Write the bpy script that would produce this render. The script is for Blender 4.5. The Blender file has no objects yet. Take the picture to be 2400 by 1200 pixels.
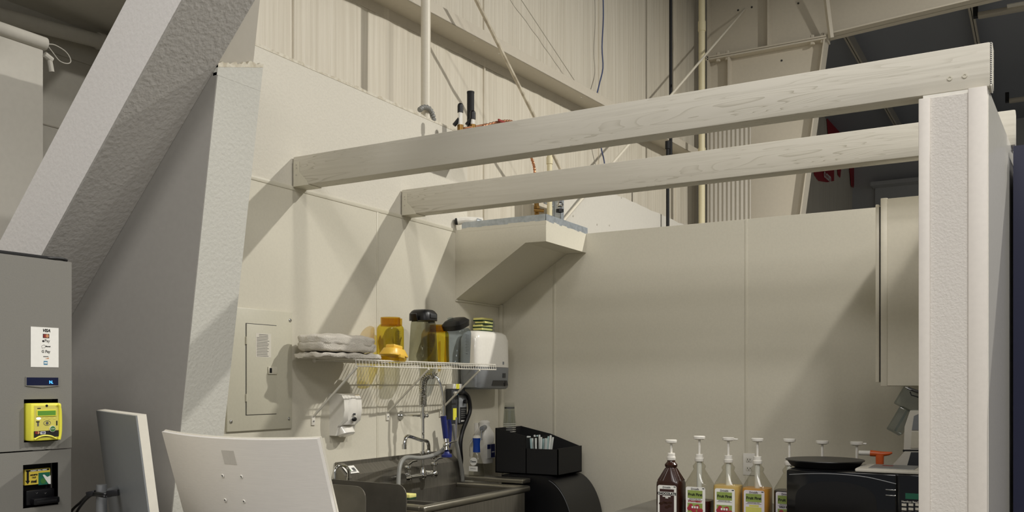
import bpy, bmesh, math, random
from mathutils import Vector, Matrix, noise as mnoise

random.seed(7)
PI = math.pi
scene = bpy.context.scene
COL = scene.collection

# ------------------------------------------------------------------ camera
EYE = Vector((0.0, 0.0, 1.58))
FPX, CX, CY = 2150.0, 1200.0, 900.0
YAW = math.radians(30)
cam_d = bpy.data.cameras.new('camera')
cam_d.sensor_width = 36.0
cam_d.lens = 36.0 * FPX / 2400.0
cam_d.shift_y = (CY - 600.0) / 2400.0
cam_d.clip_end = 200
cam_d.clip_start = 0.05
cam = bpy.data.objects.new('camera', cam_d)
COL.objects.link(cam)
cam.location = EYE
cam.rotation_euler = (PI / 2, 0, YAW)
scene.camera = cam

# ------------------------------------------------------------------ world, lamps, exposure
world = bpy.data.worlds.new('hall_ambient')
scene.world = world
world.use_nodes = True
bg = world.node_tree.nodes['Background']
bg.inputs[0].default_value = (0.95, 0.97, 1.0, 1)
bg.inputs[1].default_value = 0.24

def lamp(x, y, z, power, color=(1.0, 0.93, 0.80), size=0.42):
    d = bpy.data.lights.new('high_bay_lamp', 'AREA')
    d.shape = 'DISK'
    d.size = size
    d.energy = power
    d.color = color
    o = bpy.data.objects.new('high_bay_lamp', d)
    o.location = (x, y, z)
    COL.objects.link(o)
    return o
WARM = (1.0, 0.965, 0.90)
COOL = (1.0, 0.965, 0.935)
lamp(1.74, 6.80, 5.90, 460, WARM, 0.16)
lamp(1.74, 3.25, 5.95, 120, WARM, 0.4)
lamp(1.74, -0.35, 5.95, 135, COOL, 0.9)
lamp(-1.0, -2.0, 5.95, 160, COOL, 2.0)
lamp(1.74, -4.0, 5.95, 190, COOL, 2.0)
lamp(5.3, -2.0, 5.95, 120, COOL, 2.5)

try:
    scene.cycles.transparent_max_bounces = 24
except Exception:
    pass
vs = scene.view_settings
vs.view_transform = 'Standard'
vs.look = 'None'
vs.gamma = 1.0
vs.use_curve_mapping = False
vs.exposure = -0.06

# ------------------------------------------------------------------ geometry helpers
FW = Vector((-math.sin(YAW), math.cos(YAW), 0))
RT = Vector((math.cos(YAW), math.sin(YAW), 0))
def ray(u, v):
    return FW + RT * ((u - CX) / FPX) + Vector((0, 0, (CY - v) / FPX))
def onx(u, v, x):
    d = ray(u, v); return EYE + d * ((x - EYE.x) / d.x)
def ony(u, v, y):
    d = ray(u, v); return EYE + d * ((y - EYE.y) / d.y)
def onz(u, v, z):
    d = ray(u, v); return EYE + d * ((z - EYE.z) / d.z)
def atd(u, v, t):
    return EYE + ray(u, v) * t

WM = {}
def V(*a):
    return Vector(a[0]) if len(a) == 1 else Vector(a)

class B:
    """collects shapes; build() links them as ONE mesh object"""
    def __init__(s):
        s.bm = bmesh.new()
    def _xf(s, vs_, m):
        if m is not None:
            bmesh.ops.transform(s.bm, matrix=m, verts=vs_)
    def box(s, x0, x1, y0, y1, z0, z1, bev=0.0, m=None, seg=2):
        r = bmesh.ops.create_cube(s.bm, size=1.0)
        vs_ = r['verts']
        for v in vs_:
            v.co = Vector(((x0 + x1) / 2 + v.co.x * (x1 - x0), (y0 + y1) / 2 + v.co.y * (y1 - y0), (z0 + z1) / 2 + v.co.z * (z1 - z0)))
        if bev > 0:
            es = list({e for v in vs_ for e in v.link_edges})
            rr = bmesh.ops.bevel(s.bm, geom=es, offset=bev, segments=seg, affect='EDGES', profile=0.5)
            vs_ = list({v for f in rr['faces'] for v in f.verts} | {v for v in vs_ if v.is_valid})
        s._xf(vs_, m)
        return s
    def cyl(s, p0, p1, r, seg=16, r2=None, caps=True):
        p0, p1 = Vector(p0), Vector(p1)
        r2 = r if r2 is None else r2
        d = p1 - p0
        q = d.to_track_quat('Z', 'Y').to_matrix()
        a = [s.bm.verts.new(p0 + q @ Vector((r * math.cos(2*PI*i/seg), r * math.sin(2*PI*i/seg), 0))) for i in range(seg)]
        b = [s.bm.verts.new(p1 + q @ Vector((r2 * math.cos(2*PI*i/seg), r2 * math.sin(2*PI*i/seg), 0))) for i in range(seg)]
        for i in range(seg):
            j = (i + 1) % seg
            s.bm.faces.new((a[i], a[j], b[j], b[i]))
        if caps:
            s.bm.faces.new(a[::-1]); s.bm.faces.new(b)
        return s
    def tube(s, pts, r, seg=8, closed=False, rs=None):
        pts = [Vector(p) for p in pts]
        n = len(pts)
        rings = []
        up = None
        for i in range(n):
            if closed:
                t = pts[(i+1) % n] - pts[i-1]
            else:
                t = pts[min(i+1, n-1)] - pts[max(i-1, 0)]
            t.normalize()
            if up is None:
                up = Vector((0, 0, 1)) if abs(t.z) < 0.9 else Vector((1, 0, 0))
            sx = t.cross(up)
            if sx.length < 1e-6:
                sx = t.orthogonal()
            sx.normalize()
            up = sx.cross(t).normalized()
            rr = rs[i] if rs else r
            rings.append([s.bm.verts.new(pts[i] + (sx * math.cos(2*PI*k/seg) + up * math.sin(2*PI*k/seg)) * rr) for k in range(seg)])
        m = n if closed else n - 1
        for i in range(m):
            a, b = rings[i], rings[(i+1) % n]
            for k in range(seg):
                l = (k+1) % seg
                s.bm.faces.new((a[k], a[l], b[l], b[k]))
        if not closed:
            s.bm.faces.new(rings[0][::-1]); s.bm.faces.new(rings[-1])
        return s
    def loft(s, secs, seg=24, m=None, caps=(True, True)):
        """secs: (z, half_x, half_y, exponent[, cx, cy])"""
        rings = []
        vs_ = []
        for sec in secs:
            z, hx, hy, ex = sec[:4]
            cx, cy = (sec[4], sec[5]) if len(sec) > 4 else (0, 0)
            ring = []
            for k in range(seg):
                a = 2*PI*(k + 0.5)/seg
                c, d = math.cos(a), math.sin(a)
                ring.append(s.bm.verts.new((cx + hx*math.copysign(abs(c)**(2/ex), c), cy + hy*math.copysign(abs(d)**(2/ex), d), z)))
            rings.append(ring); vs_ += ring
        for a, b in zip(rings, rings[1:]):
            for k in range(seg):
                l = (k+1) % seg
                s.bm.faces.new((a[k], a[l], b[l], b[k]))
        if caps[0]: s.bm.faces.new(rings[0][::-1])
        if caps[1]: s.bm.faces.new(rings[-1])
        s._xf(vs_, m)
        return s
    def lathe(s, prof, c=(0, 0, 0), seg=24, m=None):
        c = Vector(c)
        mm = Matrix.Translation(c)
        if m is not None: mm = m @ mm
        return s.loft([(z, max(r, 1e-4), max(r, 1e-4), 2.0) for r, z in prof], seg, mm)
    def prism(s, pts, a, b, plane='XZ', m=None):
        """polygon pts in plane, extruded between a and b on the third axis"""
        def mk(p, h):
            return {'XZ': (p[0], h, p[1]), 'YZ': (h, p[0], p[1]), 'XY': (p[0], p[1], h)}[plane]
        A = [s.bm.verts.new(mk(p, a)) for p in pts]
        Bv = [s.bm.verts.new(mk(p, b)) for p in pts]
        n = len(pts)
        s.bm.faces.new(A[::-1]); s.bm.faces.new(Bv)
        for i in range(n):
            j = (i+1) % n
            s.bm.faces.new((A[i], A[j], Bv[j], Bv[i]))
        s._xf(A + Bv, m)
        return s
    def sphere(s, c, r, sx=1, sy=1, sz=1, u=16, v=10):
        rr = bmesh.ops.create_uvsphere(s.bm, u_segments=u, v_segments=v, radius=r)
        for q in rr['verts']:
            q.co = Vector((q.co.x*sx, q.co.y*sy, q.co.z*sz)) + Vector(c)
        return s
    def quad(s, pts):
        s.bm.faces.new([s.bm.verts.new(Vector(p)) for p in pts]); return s
    def build(s, name, mat, parent=None, xf=None, origin=None, smooth=True, angle=35):
        bm = s.bm
        if xf is not None:
            bmesh.ops.transform(bm, matrix=xf, verts=bm.verts)
        bmesh.ops.recalc_face_normals(bm, faces=bm.faces)
        if parent is not None:
            W = WM[parent.name]
        else:
            if origin is None:
                xs = [v.co for v in bm.verts]
                origin = Vector(((min(v.x for v in xs)+max(v.x for v in xs))/2, (min(v.y for v in xs)+max(v.y for v in xs))/2, min(v.z for v in xs)))
            W = Matrix.Translation(Vector(origin))
        bmesh.ops.transform(bm, matrix=W.inverted(), verts=bm.verts)
        me = bpy.data.meshes.new(name)
        bm.to_mesh(me); bm.free()
        if smooth:
            for p in me.polygons: p.use_smooth = True
            me.set_sharp_from_angle(angle=math.radians(angle))
        me.materials.append(M[mat])
        o = bpy.data.objects.new(name, me)
        COL.objects.link(o)
        if parent is not None:
            o.parent = parent
        else:
            o.matrix_world = W
        WM[o.name] = W
        return o

def tag(o, label, cat, group=None):
    o['label'] = label; o['category'] = cat
    if group: o['group'] = group
    return o
def thing(name, label, cat, loc=(0, 0, 0), rotz=0.0, group=None):
    o = bpy.data.objects.new(name, None)
    o.empty_display_size = 0.1
    o.location = loc; o.rotation_euler = (0, 0, rotz)
    COL.objects.link(o)
    WM[o.name] = Matrix.Translation(Vector(loc)) @ Matrix.Rotation(rotz, 4, 'Z')
    return tag(o, label, cat, group)
def struct(o, label=None, cat=None):
    o['kind'] = 'structure'
    if label: o['label'] = label
    if cat: o['category'] = cat
    return o

def frame(o, xdir, zdir=(0, 0, 1)):
    """matrix with local x = xdir, local z ~ zdir"""
    x = Vector(xdir).normalized(); z = Vector(zdir)
    y = z.cross(x).normalized(); z = x.cross(y).normalized()
    m = Matrix((x, y, z)).transposed().to_4x4()
    return Matrix.Translation(Vector(o)) @ m

def text(s, size, pos, xdir, updir, mat, parent, name='lettering', align='CENTER', fat=0.0, sx=1.0, shear=0.0, depth=0.0006):
    cu = bpy.data.curves.new('t', 'FONT')
    cu.body = s; cu.size = size; cu.align_x = align; cu.align_y = 'CENTER'
    cu.offset = fat; cu.extrude = depth / 2; cu.shear = shear
    cu.resolution_u = 3
    to = bpy.data.objects.new('t', cu)
    COL.objects.link(to)
    dg = bpy.context.evaluated_depsgraph_get()
    me = bpy.data.meshes.new_from_object(to.evaluated_get(dg))
    bpy.data.objects.remove(to); bpy.data.curves.remove(cu)
    x = Vector(xdir).normalized(); u = Vector(updir); n = x.cross(u).normalized(); u = n.cross(x).normalized()
    m = Matrix.Translation(Vector(pos)) @ Matrix((x * sx, u, n)).transposed().to_4x4()
    me.transform(WM[parent.name].inverted() @ m)
    me.name = name
    me.materials.clear(); me.materials.append(M[mat])
    o = bpy.data.objects.new(name, me)
    COL.objects.link(o); o.parent = parent
    WM[o.name] = WM[parent.name]
    return o

def arc(p0, p1, p2, n=10):
    p0, p1, p2 = Vector(p0), Vector(p1), Vector(p2)
    return [p0*(1-t)**2 + p1*2*t*(1-t) + p2*t*t for t in [i/n for i in range(n+1)]]
def catmull(pts, n=6):
    pts = [Vector(p) for p in pts]
    out = []
    P = [pts[0]*2 - pts[1]] + pts + [pts[-1]*2 - pts[-2]]
    for i in range(1, len(P)-2):
        a, b, c, d = P[i-1], P[i], P[i+1], P[i+2]
        for k in range(n):
            t = k/n
            out.append(0.5*((2*b) + (c-a)*t + (2*a-5*b+4*c-d)*t*t + (-a+3*b-3*c+d)*t**3))
    out.append(pts[-1])
    return out

# ------------------------------------------------------------------ materials
M = {}
def lin(h):
    h = h.lstrip('#')
    c = [int(h[i:i+2], 16)/255 for i in (0, 2, 4)]
    return tuple(x/12.92 if x <= 0.04045 else ((x+0.055)/1.055)**2.4 for x in c) + (1,)
def mat(name, col, rough=0.5, metal=0.0, bump=0.0, scale=60.0, var=0.0, stretch=(1, 1, 1), detail=3.0, col2=None, vscale=None, coat=0.0, emit=None, spec=0.5, bdist=0.002):
    m = bpy.data.materials.new(name); m.use_nodes = True
    nt = m.node_tree; N = nt.nodes; L = nt.links
    p = N['Principled BSDF']
    c = lin(col) if isinstance(col, str) else tuple(col) + (1,)
    p.inputs['Base Color'].default_value = c
    p.inputs['Roughness'].default_value = rough
    p.inputs['Metallic'].default_value = metal
    p.inputs['Specular IOR Level'].default_value = spec
    p.inputs['Coat Weight'].default_value = coat
    if emit:
        p.inputs['Emission Color'].default_value = lin(emit[0]); p.inputs['Emission Strength'].default_value = emit[1]
    tc = N.new('ShaderNodeTexCoord')
    mp = N.new('ShaderNodeMapping'); mp.inputs['Scale'].default_value = stretch
    L.new(tc.outputs['Object'], mp.inputs['Vector'])
    nz = N.new('ShaderNodeTexNoise'); nz.inputs['Scale'].default_value = vscale or scale; nz.inputs['Detail'].default_value = detail
    L.new(mp.outputs[0], nz.inputs['Vector'])
    rp = N.new('ShaderNodeValToRGB')
    if col2:
        c2 = lin(col2) if isinstance(col2, str) else tuple(col2) + (1,)
    else:
        c2 = tuple(max(0, x*(1-max(var, 0.03))) for x in c[:3]) + (1,)
    rp.color_ramp.elements[0].color = c2; rp.color_ramp.elements[1].color = c
    rp.color_ramp.elements[0].position = 0.35; rp.color_ramp.elements[1].position = 0.62
    L.new(nz.outputs[0], rp.inputs[0]); L.new(rp.outputs[0], p.inputs['Base Color'])
    if bump > 0:
        n2 = N.new('ShaderNodeTexNoise'); n2.inputs['Scale'].default_value = scale; n2.inputs['Detail'].default_value = detail
        L.new(mp.outputs[0], n2.inputs['Vector'])
        b = N.new('ShaderNodeBump'); b.inputs['Strength'].default_value = bump; b.inputs['Distance'].default_value = bdist
        L.new(n2.outputs[0], b.inputs['Height']); L.new(b.outputs[0], p.inputs['Normal'])
    M[name] = m
    return m
def clear(name, col, rough=0.04, ior=1.35, tintmix=1.0):
    m = bpy.data.materials.new(name); m.use_nodes = True
    nt = m.node_tree; N = nt.nodes; L = nt.links
    N.remove(N['Principled BSDF'])
    out = N['Material Output']
    t = N.new('ShaderNodeBsdfTransparent')
    g = N.new('ShaderNodeBsdfGlossy'); g.inputs['Roughness'].default_value = rough
    lw_ = N.new('ShaderNodeLayerWeight'); lw_.inputs['Blend'].default_value = 0.5
    pw = N.new('ShaderNodeMath'); pw.operation = 'POWER'; pw.inputs[1].default_value = 4.0
    L.new(lw_.outputs['Facing'], pw.inputs[0])
    fr = N.new('ShaderNodeMath'); fr.operation = 'MULTIPLY_ADD'; fr.inputs[1].default_value = 0.45; fr.inputs[2].default_value = 0.035
    L.new(pw.outputs[0], fr.inputs[0])
    tc = N.new('ShaderNodeTexCoord'); nz = N.new('ShaderNodeTexNoise'); nz.inputs['Scale'].default_value = 25
    L.new(tc.outputs['Object'], nz.inputs['Vector'])
    rp = N.new('ShaderNodeValToRGB')
    c = lin(col)
    rp.color_ramp.elements[0].color = tuple(x*0.92 for x in c[:3]) + (1,); rp.color_ramp.elements[1].color = c
    L.new(nz.outputs[0], rp.inputs[0]); L.new(rp.outputs[0], t.inputs['Color'])
    mx = N.new('ShaderNodeMixShader')
    L.new(fr.outputs[0], mx.inputs[0]); L.new(t.outputs[0], mx.inputs[1]); L.new(g.outputs[0], mx.inputs[2])
    L.new(mx.outputs[0], out.inputs['Surface'])
    M[name] = m

mat('drywall', '#d9d4c6', 0.75, bump=0.40, scale=85, bdist=0.004, detail=2)
mat('drywall_shaded', '#cbc8c3', 0.8, bump=0.42, scale=60, bdist=0.006, detail=2)
mat('recess_grey', '#999690', 0.8, bump=0.2, scale=40)  # even grey, darker than the column casing
mat('column_paint', '#c9c8bf', 0.75, bump=0.40, scale=85, bdist=0.004, detail=2)
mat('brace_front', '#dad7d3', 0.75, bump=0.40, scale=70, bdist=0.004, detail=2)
mat('drywall_smooth', '#d3cfc4', 0.8, bump=0.15, scale=40)
mat('wall_panel', '#d6d1c0', 0.45, bump=0.12, scale=90, bdist=0.002)
mat('seam_strip', '#cfcab8', 0.45)
mat('trim_white', '#dbd5cc', 0.45)
mat('post_panel', '#d9d4cc', 0.55, bump=0.5, scale=140, bdist=0.004, detail=1)
mat('broken_gypsum', '#ddd7c6', 0.9, bump=0.6, scale=90, col2='#c4bba6', vscale=40)
mat('sheeting', '#ded7c6', 0.6, bump=0.35, scale=9, stretch=(1, 4.5, 0.10), bdist=0.02, detail=5, col2='#d2cab8')
mat('frame_paint', '#cfc7b6', 0.45, bump=0.08, scale=30)
mat('frame_paint_dull', '#b9b3a6', 0.5, bump=0.08, scale=30)
mat('roof_liner', '#8f939c', 0.7, bump=0.2, scale=3, stretch=(1, 0.2, 1))
mat('far_wall', '#b4b6b8', 0.7)
mat('concrete', '#8d8a82', 0.7, bump=0.2, scale=15, var=0.1)
mat('galvanised', '#b9c0c4', 0.42, 0.5, var=0.2, scale=35)
mat('conduit_white', '#ddd6c4', 0.4)
mat('rusty_white', '#d8cfba', 0.5, col2='#b3a791', vscale=18, scale=18)
mat('chrome', '#d8d8d6', 0.08, 1.0)
mat('stainless', '#8a867c', 0.33, 0.75, bump=0.05, scale=60, stretch=(1, 12, 1), var=0.18, vscale=9)
mat('stainless_edge', '#a8a498', 0.28, 0.9, var=0.12, vscale=9)
mat('black_plastic', '#0d0d10', 0.38)
mat('black_matt', '#101012', 0.7)
mat('black_gloss', '#07080b', 0.1)
mat('white_plastic', '#e6e3da', 0.3)
mat('white_soft', '#dcd8cc', 0.55)
mat('white_gloss', '#ece9e0', 0.15, coat=0.3)
mat('grey_plastic', '#85888b', 0.35)
mat('dark_grey_plastic', '#3a3c3f', 0.4)
mat('machine_grey', '#7e7c75', 0.6, bump=0.25, scale=250, bdist=0.001)
mat('machine_recess', '#3b3a38', 0.6)
mat('yellow_plastic', '#ece64e', 0.4)
mat('yellow_pale', '#d6cc62', 0.5)
mat('yellow_label', '#e8d050', 0.5)
mat('sticker_white', '#f0efe8', 0.5)
mat('ink_black', '#111111', 0.6)
mat('ink_grey', '#5a5a58', 0.6)
mat('ink_red', '#8f2a22', 0.6)
mat('ink_orange', '#c98d62', 0.6)
mat('ink_blue', '#4b86a8', 0.6)
mat('ink_green', '#3f7a3a', 0.6)
mat('dark_green', '#1f6a52', 0.6)
mat('lcd_navy', '#0d1638', 0.15)
mat('lcd_text', '#4aa6ff', 0.5, emit=('#4aa6ff', 1.6))
mat('lcd_green', '#5c8f35', 0.3, emit=('#5c8f35', 0.15))
mat('led_white', '#f4fbe6', 0.4, emit=('#f4fbe6', 0.8))
mat('monitor_white', '#eae6df', 0.45, bump=0.3, scale=260, stretch=(0.02, 1, 1), bdist=0.0006)
mat('monitor_grey', '#8c8f90', 0.4)
mat('monitor_edge', '#e6e1d2', 0.35)
mat('monitor_mark', '#c9c5bd', 0.4)
mat('screen_black', '#0a0a0c', 0.15)
mat('silver', '#9a9c9e', 0.3, 0.7)
mat('panel_paint', '#c9c5b2', 0.4, bump=0.05, scale=80)
mat('paper_note', '#d9d4c6', 0.7)
mat('towel_cloth', '#d8d2c6', 0.95, bump=1.0, scale=220, bdist=0.004)
mat('wire_white', '#e4e0d4', 0.35)
clear('clear_plastic', '#e9eef0')
clear('cup_clear', '#fcfdfc', 0.08)
clear('smoke_plastic', '#d2d2c4')
clear('jar_grey', '#ccd4dc')
clear('jar_yellow', '#f7eb86')
clear('jar_amber', '#f3dc86')
clear('lid_yellow_clear', '#f2e08c')
clear('bottle_clear', '#f5f4ee')
mat('lid_yellow', '#eec24a', 0.35)
mat('choc_brown', '#33190f', 0.22)
mat('syrup_red', '#3b1116', 0.25)
mat('syrup_peach', '#e6c67c', 0.3)
mat('syrup_orange', '#dba048', 0.3)
mat('syrup_dark', '#1a0f16', 0.25)
mat('label_green', '#93a654', 0.5)
mat('label_yellow', '#d9d46a', 0.5)
mat('label_red', '#a3303c', 0.5)
mat('label_brown', '#3c2220', 0.5)
mat('label_lilac', '#e4dde0', 0.5)
mat('sponge_yellow', '#e6e08a', 0.9, bump=0.6, scale=150)
mat('sponge_green', '#1d3a22', 0.9, bump=0.6, scale=150)
mat('blue_rubber', '#1b2668', 0.4)
mat('blue_sprayer', '#0d3f9c', 0.35)
mat('grey_hose', '#8b8b86', 0.4)
mat('brass', '#8a6a3a', 0.35, 0.9)
mat('copper', '#c48a66', 0.35, 0.8)
mat('pvc', '#ddd3ae', 0.45)
mat('orange_plastic', '#d9632a', 0.4)
mat('navy_panel', '#0b1030', 0.4)
mat('red_banner', '#a3202c', 0.6)
mat('blue_wire', '#4a5578', 0.5)
mat('cabinet_white', '#d8d2c0', 0.4)
mat('counter_grey', '#8a8780', 0.4, var=0.1)
mat('straw_white', '#e8ebe8', 0.4)
mat('straw_blue', '#b4cfcf', 0.4)

def wood(name):
    m = bpy.data.materials.new(name); m.use_nodes = True
    nt = m.node_tree; N = nt.nodes; L = nt.links
    p = N['Principled BSDF']; p.inputs['Roughness'].default_value = 0.55
    tc = N.new('ShaderNodeTexCoord')
    mp = N.new('ShaderNodeMapping'); mp.inputs['Scale'].default_value = (0.55, 9, 9)
    L.new(tc.outputs['Object'], mp.inputs['Vector'])
    n1 = N.new('ShaderNodeTexNoise'); n1.inputs['Scale'].default_value = 1.6; n1.inputs['Detail'].default_value = 2; n1.inputs['Distortion'].default_value = 0.6
    L.new(mp.outputs[0], n1.inputs['Vector'])
    mul = N.new('ShaderNodeMath'); mul.operation = 'MULTIPLY'; mul.inputs[1].default_value = 26
    L.new(n1.outputs[0], mul.inputs[0])
    fr = N.new('ShaderNodeMath'); fr.operation = 'FRACT'; L.new(mul.outputs[0], fr.inputs[0])
    rp = N.new('ShaderNodeValToRGB')
    e = rp.color_ramp.elements
    e[0].position = 0.0; e[0].color = lin('#a9a391')
    e[1].position = 0.22; e[1].color = lin('#cac5b6')
    k = e.new(0.85); k.color = lin('#cec9bb')
    L.new(fr.outputs[0], rp.inputs[0])
    # worn patches where the grain shows through the thin paint
    n2 = N.new('ShaderNodeTexNoise'); n2.inputs['Scale'].default_value = 1.8; n2.inputs['Detail'].default_value = 4
    mp2 = N.new('ShaderNodeMapping'); mp2.inputs['Scale'].default_value = (1, 3, 3)
    L.new(tc.outputs['Object'], mp2.inputs['Vector']); L.new(mp2.outputs[0], n2.inputs['Vector'])
    r2 = N.new('ShaderNodeValToRGB'); r2.color_ramp.elements[0].position = 0.42; r2.color_ramp.elements[1].position = 0.66
    L.new(n2.outputs[0], r2.inputs[0])
    mx = N.new('ShaderNodeMix'); mx.data_type = 'RGBA'
    L.new(r2.outputs[0], mx.inputs['Factor'])
    mx.inputs['A'].default_value = lin('#cdc8ba'); L.new(rp.outputs[0], mx.inputs['B'])
    L.new(mx.outputs['Result'], p.inputs['Base Color'])
    b = N.new('ShaderNodeBump'); b.inputs['Strength'].default_value = 0.15; b.inputs['Distance'].default_value = 0.002
    L.new(fr.outputs[0], b.inputs['Height']); L.new(b.outputs[0], p.inputs['Normal'])
    M[name] = m
wood('beam_wood')

# ================================================================== THE SETTING
XL, YB, ZT = -3.093, 5.20, 2.52       # kitchen left wall, back wall, wall height
struct(B().box(-8, 16, -8, 24, -0.1, 0).build('floor', 'concrete', smooth=False), 'grey concrete hall floor', 'floor')

# left wall: painted board below, textured board above with a torn upper edge, a gap for the plumbing, then more board
def ragged(y0, y1, z, n, amp):
    r = random.Random(3)
    return [(y0 + (y1-y0)*i/n, z + r.uniform(-amp, amp)) for i in range(n+1)]
wl = B()
wl.prism([(2.60, 0), (5.36, 0), (5.36, 2.50), (4.80, 2.50)] + ragged(2.60, 4.80, 3.13, 46, 0.005)[::-1], XL-0.11, XL, 'YZ')
wall_left = struct(wl.build('wall_left', 'drywall', smooth=False), 'off-white kitchen wall with textured upper board and torn top edge', 'wall')
for (a, b_) in ((2.62, 3.903), (3.909, YB)):
    B().box(XL, XL+0.004, a, b_, 0, 2.505, 0.001).build('panel', 'wall_panel', wall_left, smooth=False)
B().box(XL, XL+0.007, 2.62, 4.66, 2.503, 2.523, 0.002).build('cap_strip', 'seam_strip', wall_left)
B().box(XL+0.002, XL+0.0065, 3.897, 3.915, 0, 2.503, 0.001).build('seam_strip', 'seam_strip', wall_left)
B().box(XL, XL+0.03, YB-0.03, YB, 0, 2.10, 0.008).build('corner_strip', 'seam_strip', wall_left)
tb = B()
tb.prism([(2.62, 3.118), (4.80, 3.118)] + ragged(2.62, 4.80, 3.130, 110, 0.006)[::-1], XL, XL+0.0015, 'YZ')
tb.build('torn_edge', 'broken_gypsum', wall_left, smooth=False)
wall_rear_board = struct(B().prism([(6.10, 0), (9.70, 0), (9.70, 3.17)] + ragged(6.10, 9.70, 3.17, 30, 0.006)[::-1], XL-0.05, XL, 'YZ').build('wall_left_far', 'drywall_smooth', smooth=False), 'white wallboard on the metal wall beyond the kitchen', 'wall')
for (u, v) in ((1343, 506), (1399, 526), (1428, 528), (1456, 463)):
    B().sphere(onx(u, v, XL), 0.009, 0.5, 1, 1, 8, 6).build('screw_head', 'frame_paint_dull', wall_rear_board)

# back wall
wall_back = struct(B().box(XL-0.1, -0.20, YB, YB+0.11, 0, ZT-0.004).build('wall_back', 'drywall_smooth', smooth=False), 'beige panelled back wall of the kitchen', 'wall')
xs = [XL+0.004, -2.688, -1.457, -0.25]
for a, b_ in zip(xs, xs[1:]):
    B().box(a+0.003, b_-0.003, YB-0.004, YB, 0, ZT, 0.001).build('panel', 'wall_panel', wall_back, smooth=False)
for x in xs[1:3]:
    B().box(x-0.008, x+0.008, YB-0.007, YB-0.003, 0, ZT-0.002, 0.0015).build('seam_strip', 'seam_strip', wall_back)

# right wall, slightly out of square, seen end on
SK = math.tan(math.radians(2.8))
def skx(x, y): return x + SK*(y-3.24)
rw = B()
rw.prism([(-0.335, 3.262), (-0.155, 3.262), (skx(-0.155, 5.25), 5.25), (skx(-0.335, 5.25), 5.25)], 0, ZT, 'XY')
wall_right = struct(rw.build('wall_right', 'white_gloss', smooth=False), 'white end wall carrying the beams', 'wall')
zc0, zc1 = 0.0, 2.505
B().box(-0.315, -0.20, 3.246, 3.262, 0, zc1, 0.001).build('end_panel', 'post_panel', wall_right, smooth=False)
B().box(-0.346, -0.312, 3.236, 3.30, 0, zc1, 0.003).build('edge_trim', 'trim_white', wall_right)
B().box(-0.202, -0.148, 3.238, 3.285, 0, zc1+0.012, 0.003).build('edge_trim', 'trim_white', wall_right)
B().prism([(-0.152, 3.285), (-0.146, 3.285), (skx(-0.146, 5.2), 5.2), (skx(-0.152, 5.2), 5.2)], 0, ZT-0.001, 'XY').build('side_panel', 'white_gloss', wall_right, smooth=False)

# metal building shell: lined outer wall, roof, far walls
def xo(y): return -3.55 + 0.0188*(y-2.0)
ow = B()
ys = [2.95 + i*0.03 for i in range(int((19-2.95)/0.03)+1)]
def wob(y):
    k = ((y - 3.72) % 1.9)/1.9
    return 0.012*math.sin(PI*k) + 0.006*mnoise.noise(Vector((y*7, 0, 0)))
zs = [0, 1.5, 2.6, 3.3, 4.2, 5.2, 6.3]
grid = [[ow.bm.verts.new((xo(y) + wob(y) + 0.004*mnoise.noise(Vector((y*9, z*0.8, 4))), y, z)) for y in ys] for z in zs]
for j in range(len(zs)-1):
    for i in range(len(ys)-1):
        ow.bm.faces.new((grid[j][i], grid[j][i+1], grid[j+1][i+1], grid[j+1][i]))
wall_outer = struct(ow.build('wall_outer', 'sheeting', angle=80), 'cream lined metal wall of the hall', 'wall')
for yv in (3.72, 5.62, 7.52, 9.42):
    B().box(xo(yv)-0.01, xo(yv)+0.014, yv-0.009, yv+0.009, 0.0, 6.2, 0.004).build('liner_seam', 'sheeting', wall_outer)
def zr(x): return 6.22 + 0.06*(x+3.3)
rf = B()
rf.quad([(-3.7, -6, zr(-3.7)), (14, -6, zr(14)), (14, 24, zr(14)), (-3.7, 24, zr(-3.7))])
ceiling = struct(rf.build('ceiling', 'roof_liner', smooth=False), 'dark blue-grey hall roof', 'ceiling')
for i, x in enumerate((-2.2, -0.75, 0.7, 2.15, 3.6, 5.05)):
    p = B()
    z = zr(x)
    p.box(x-0.03, x+0.03, 8.5, 24, z-0.21, z-0.205); p.box(x-0.004, x+0.004, 8.5, 24, z-0.21, z)
    p.build('purlin', 'frame_paint_dull', ceiling, smooth=False)
struct(B().box(-4, 16, 19.0, 19.1, 0, 6.9).build('wall_far', 'far_wall', smooth=False), 'grey far wall of the hall', 'wall')
for z in (2.2, 4.2):
    pass

# annex on the left: low ceiling, side wall
struct(B().prism([(-6.5, -3), (-3.0, -3), (-3.0, 1.9), (-3.36, 1.95), (-3.36, 2.72), (-3.62, 2.80), (-3.62, 5.5), (-6.5, 5.5)], 3.33, 3.40, 'XY').build('ceiling_annex', 'drywall_smooth', smooth=False), 'grey low ceiling over the left recess', 'ceiling')  # unseen strip towards the camera added to shade the roller screen
wa = struct(B().box(-4.2, -4.1, -3, 5.5, 0, 3.33).build('wall_annex', 'drywall_smooth', smooth=False), 'off-white wall in the left recess', 'wall')
pz = onx(125, 297, -4.1).z
B().box(-4.1, -4.097, -3, 5.4, pz-0.003, pz+0.003).build('seam_strip', 'frame_paint_dull', wa)
p0 = onx(220, 155, -4.1)
B().box(-4.1, -4.09, -3, 5.4, p0.z-0.004, p0.z+0.30, 0.002).build('ledge_board', 'drywall_smooth', wa)

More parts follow.
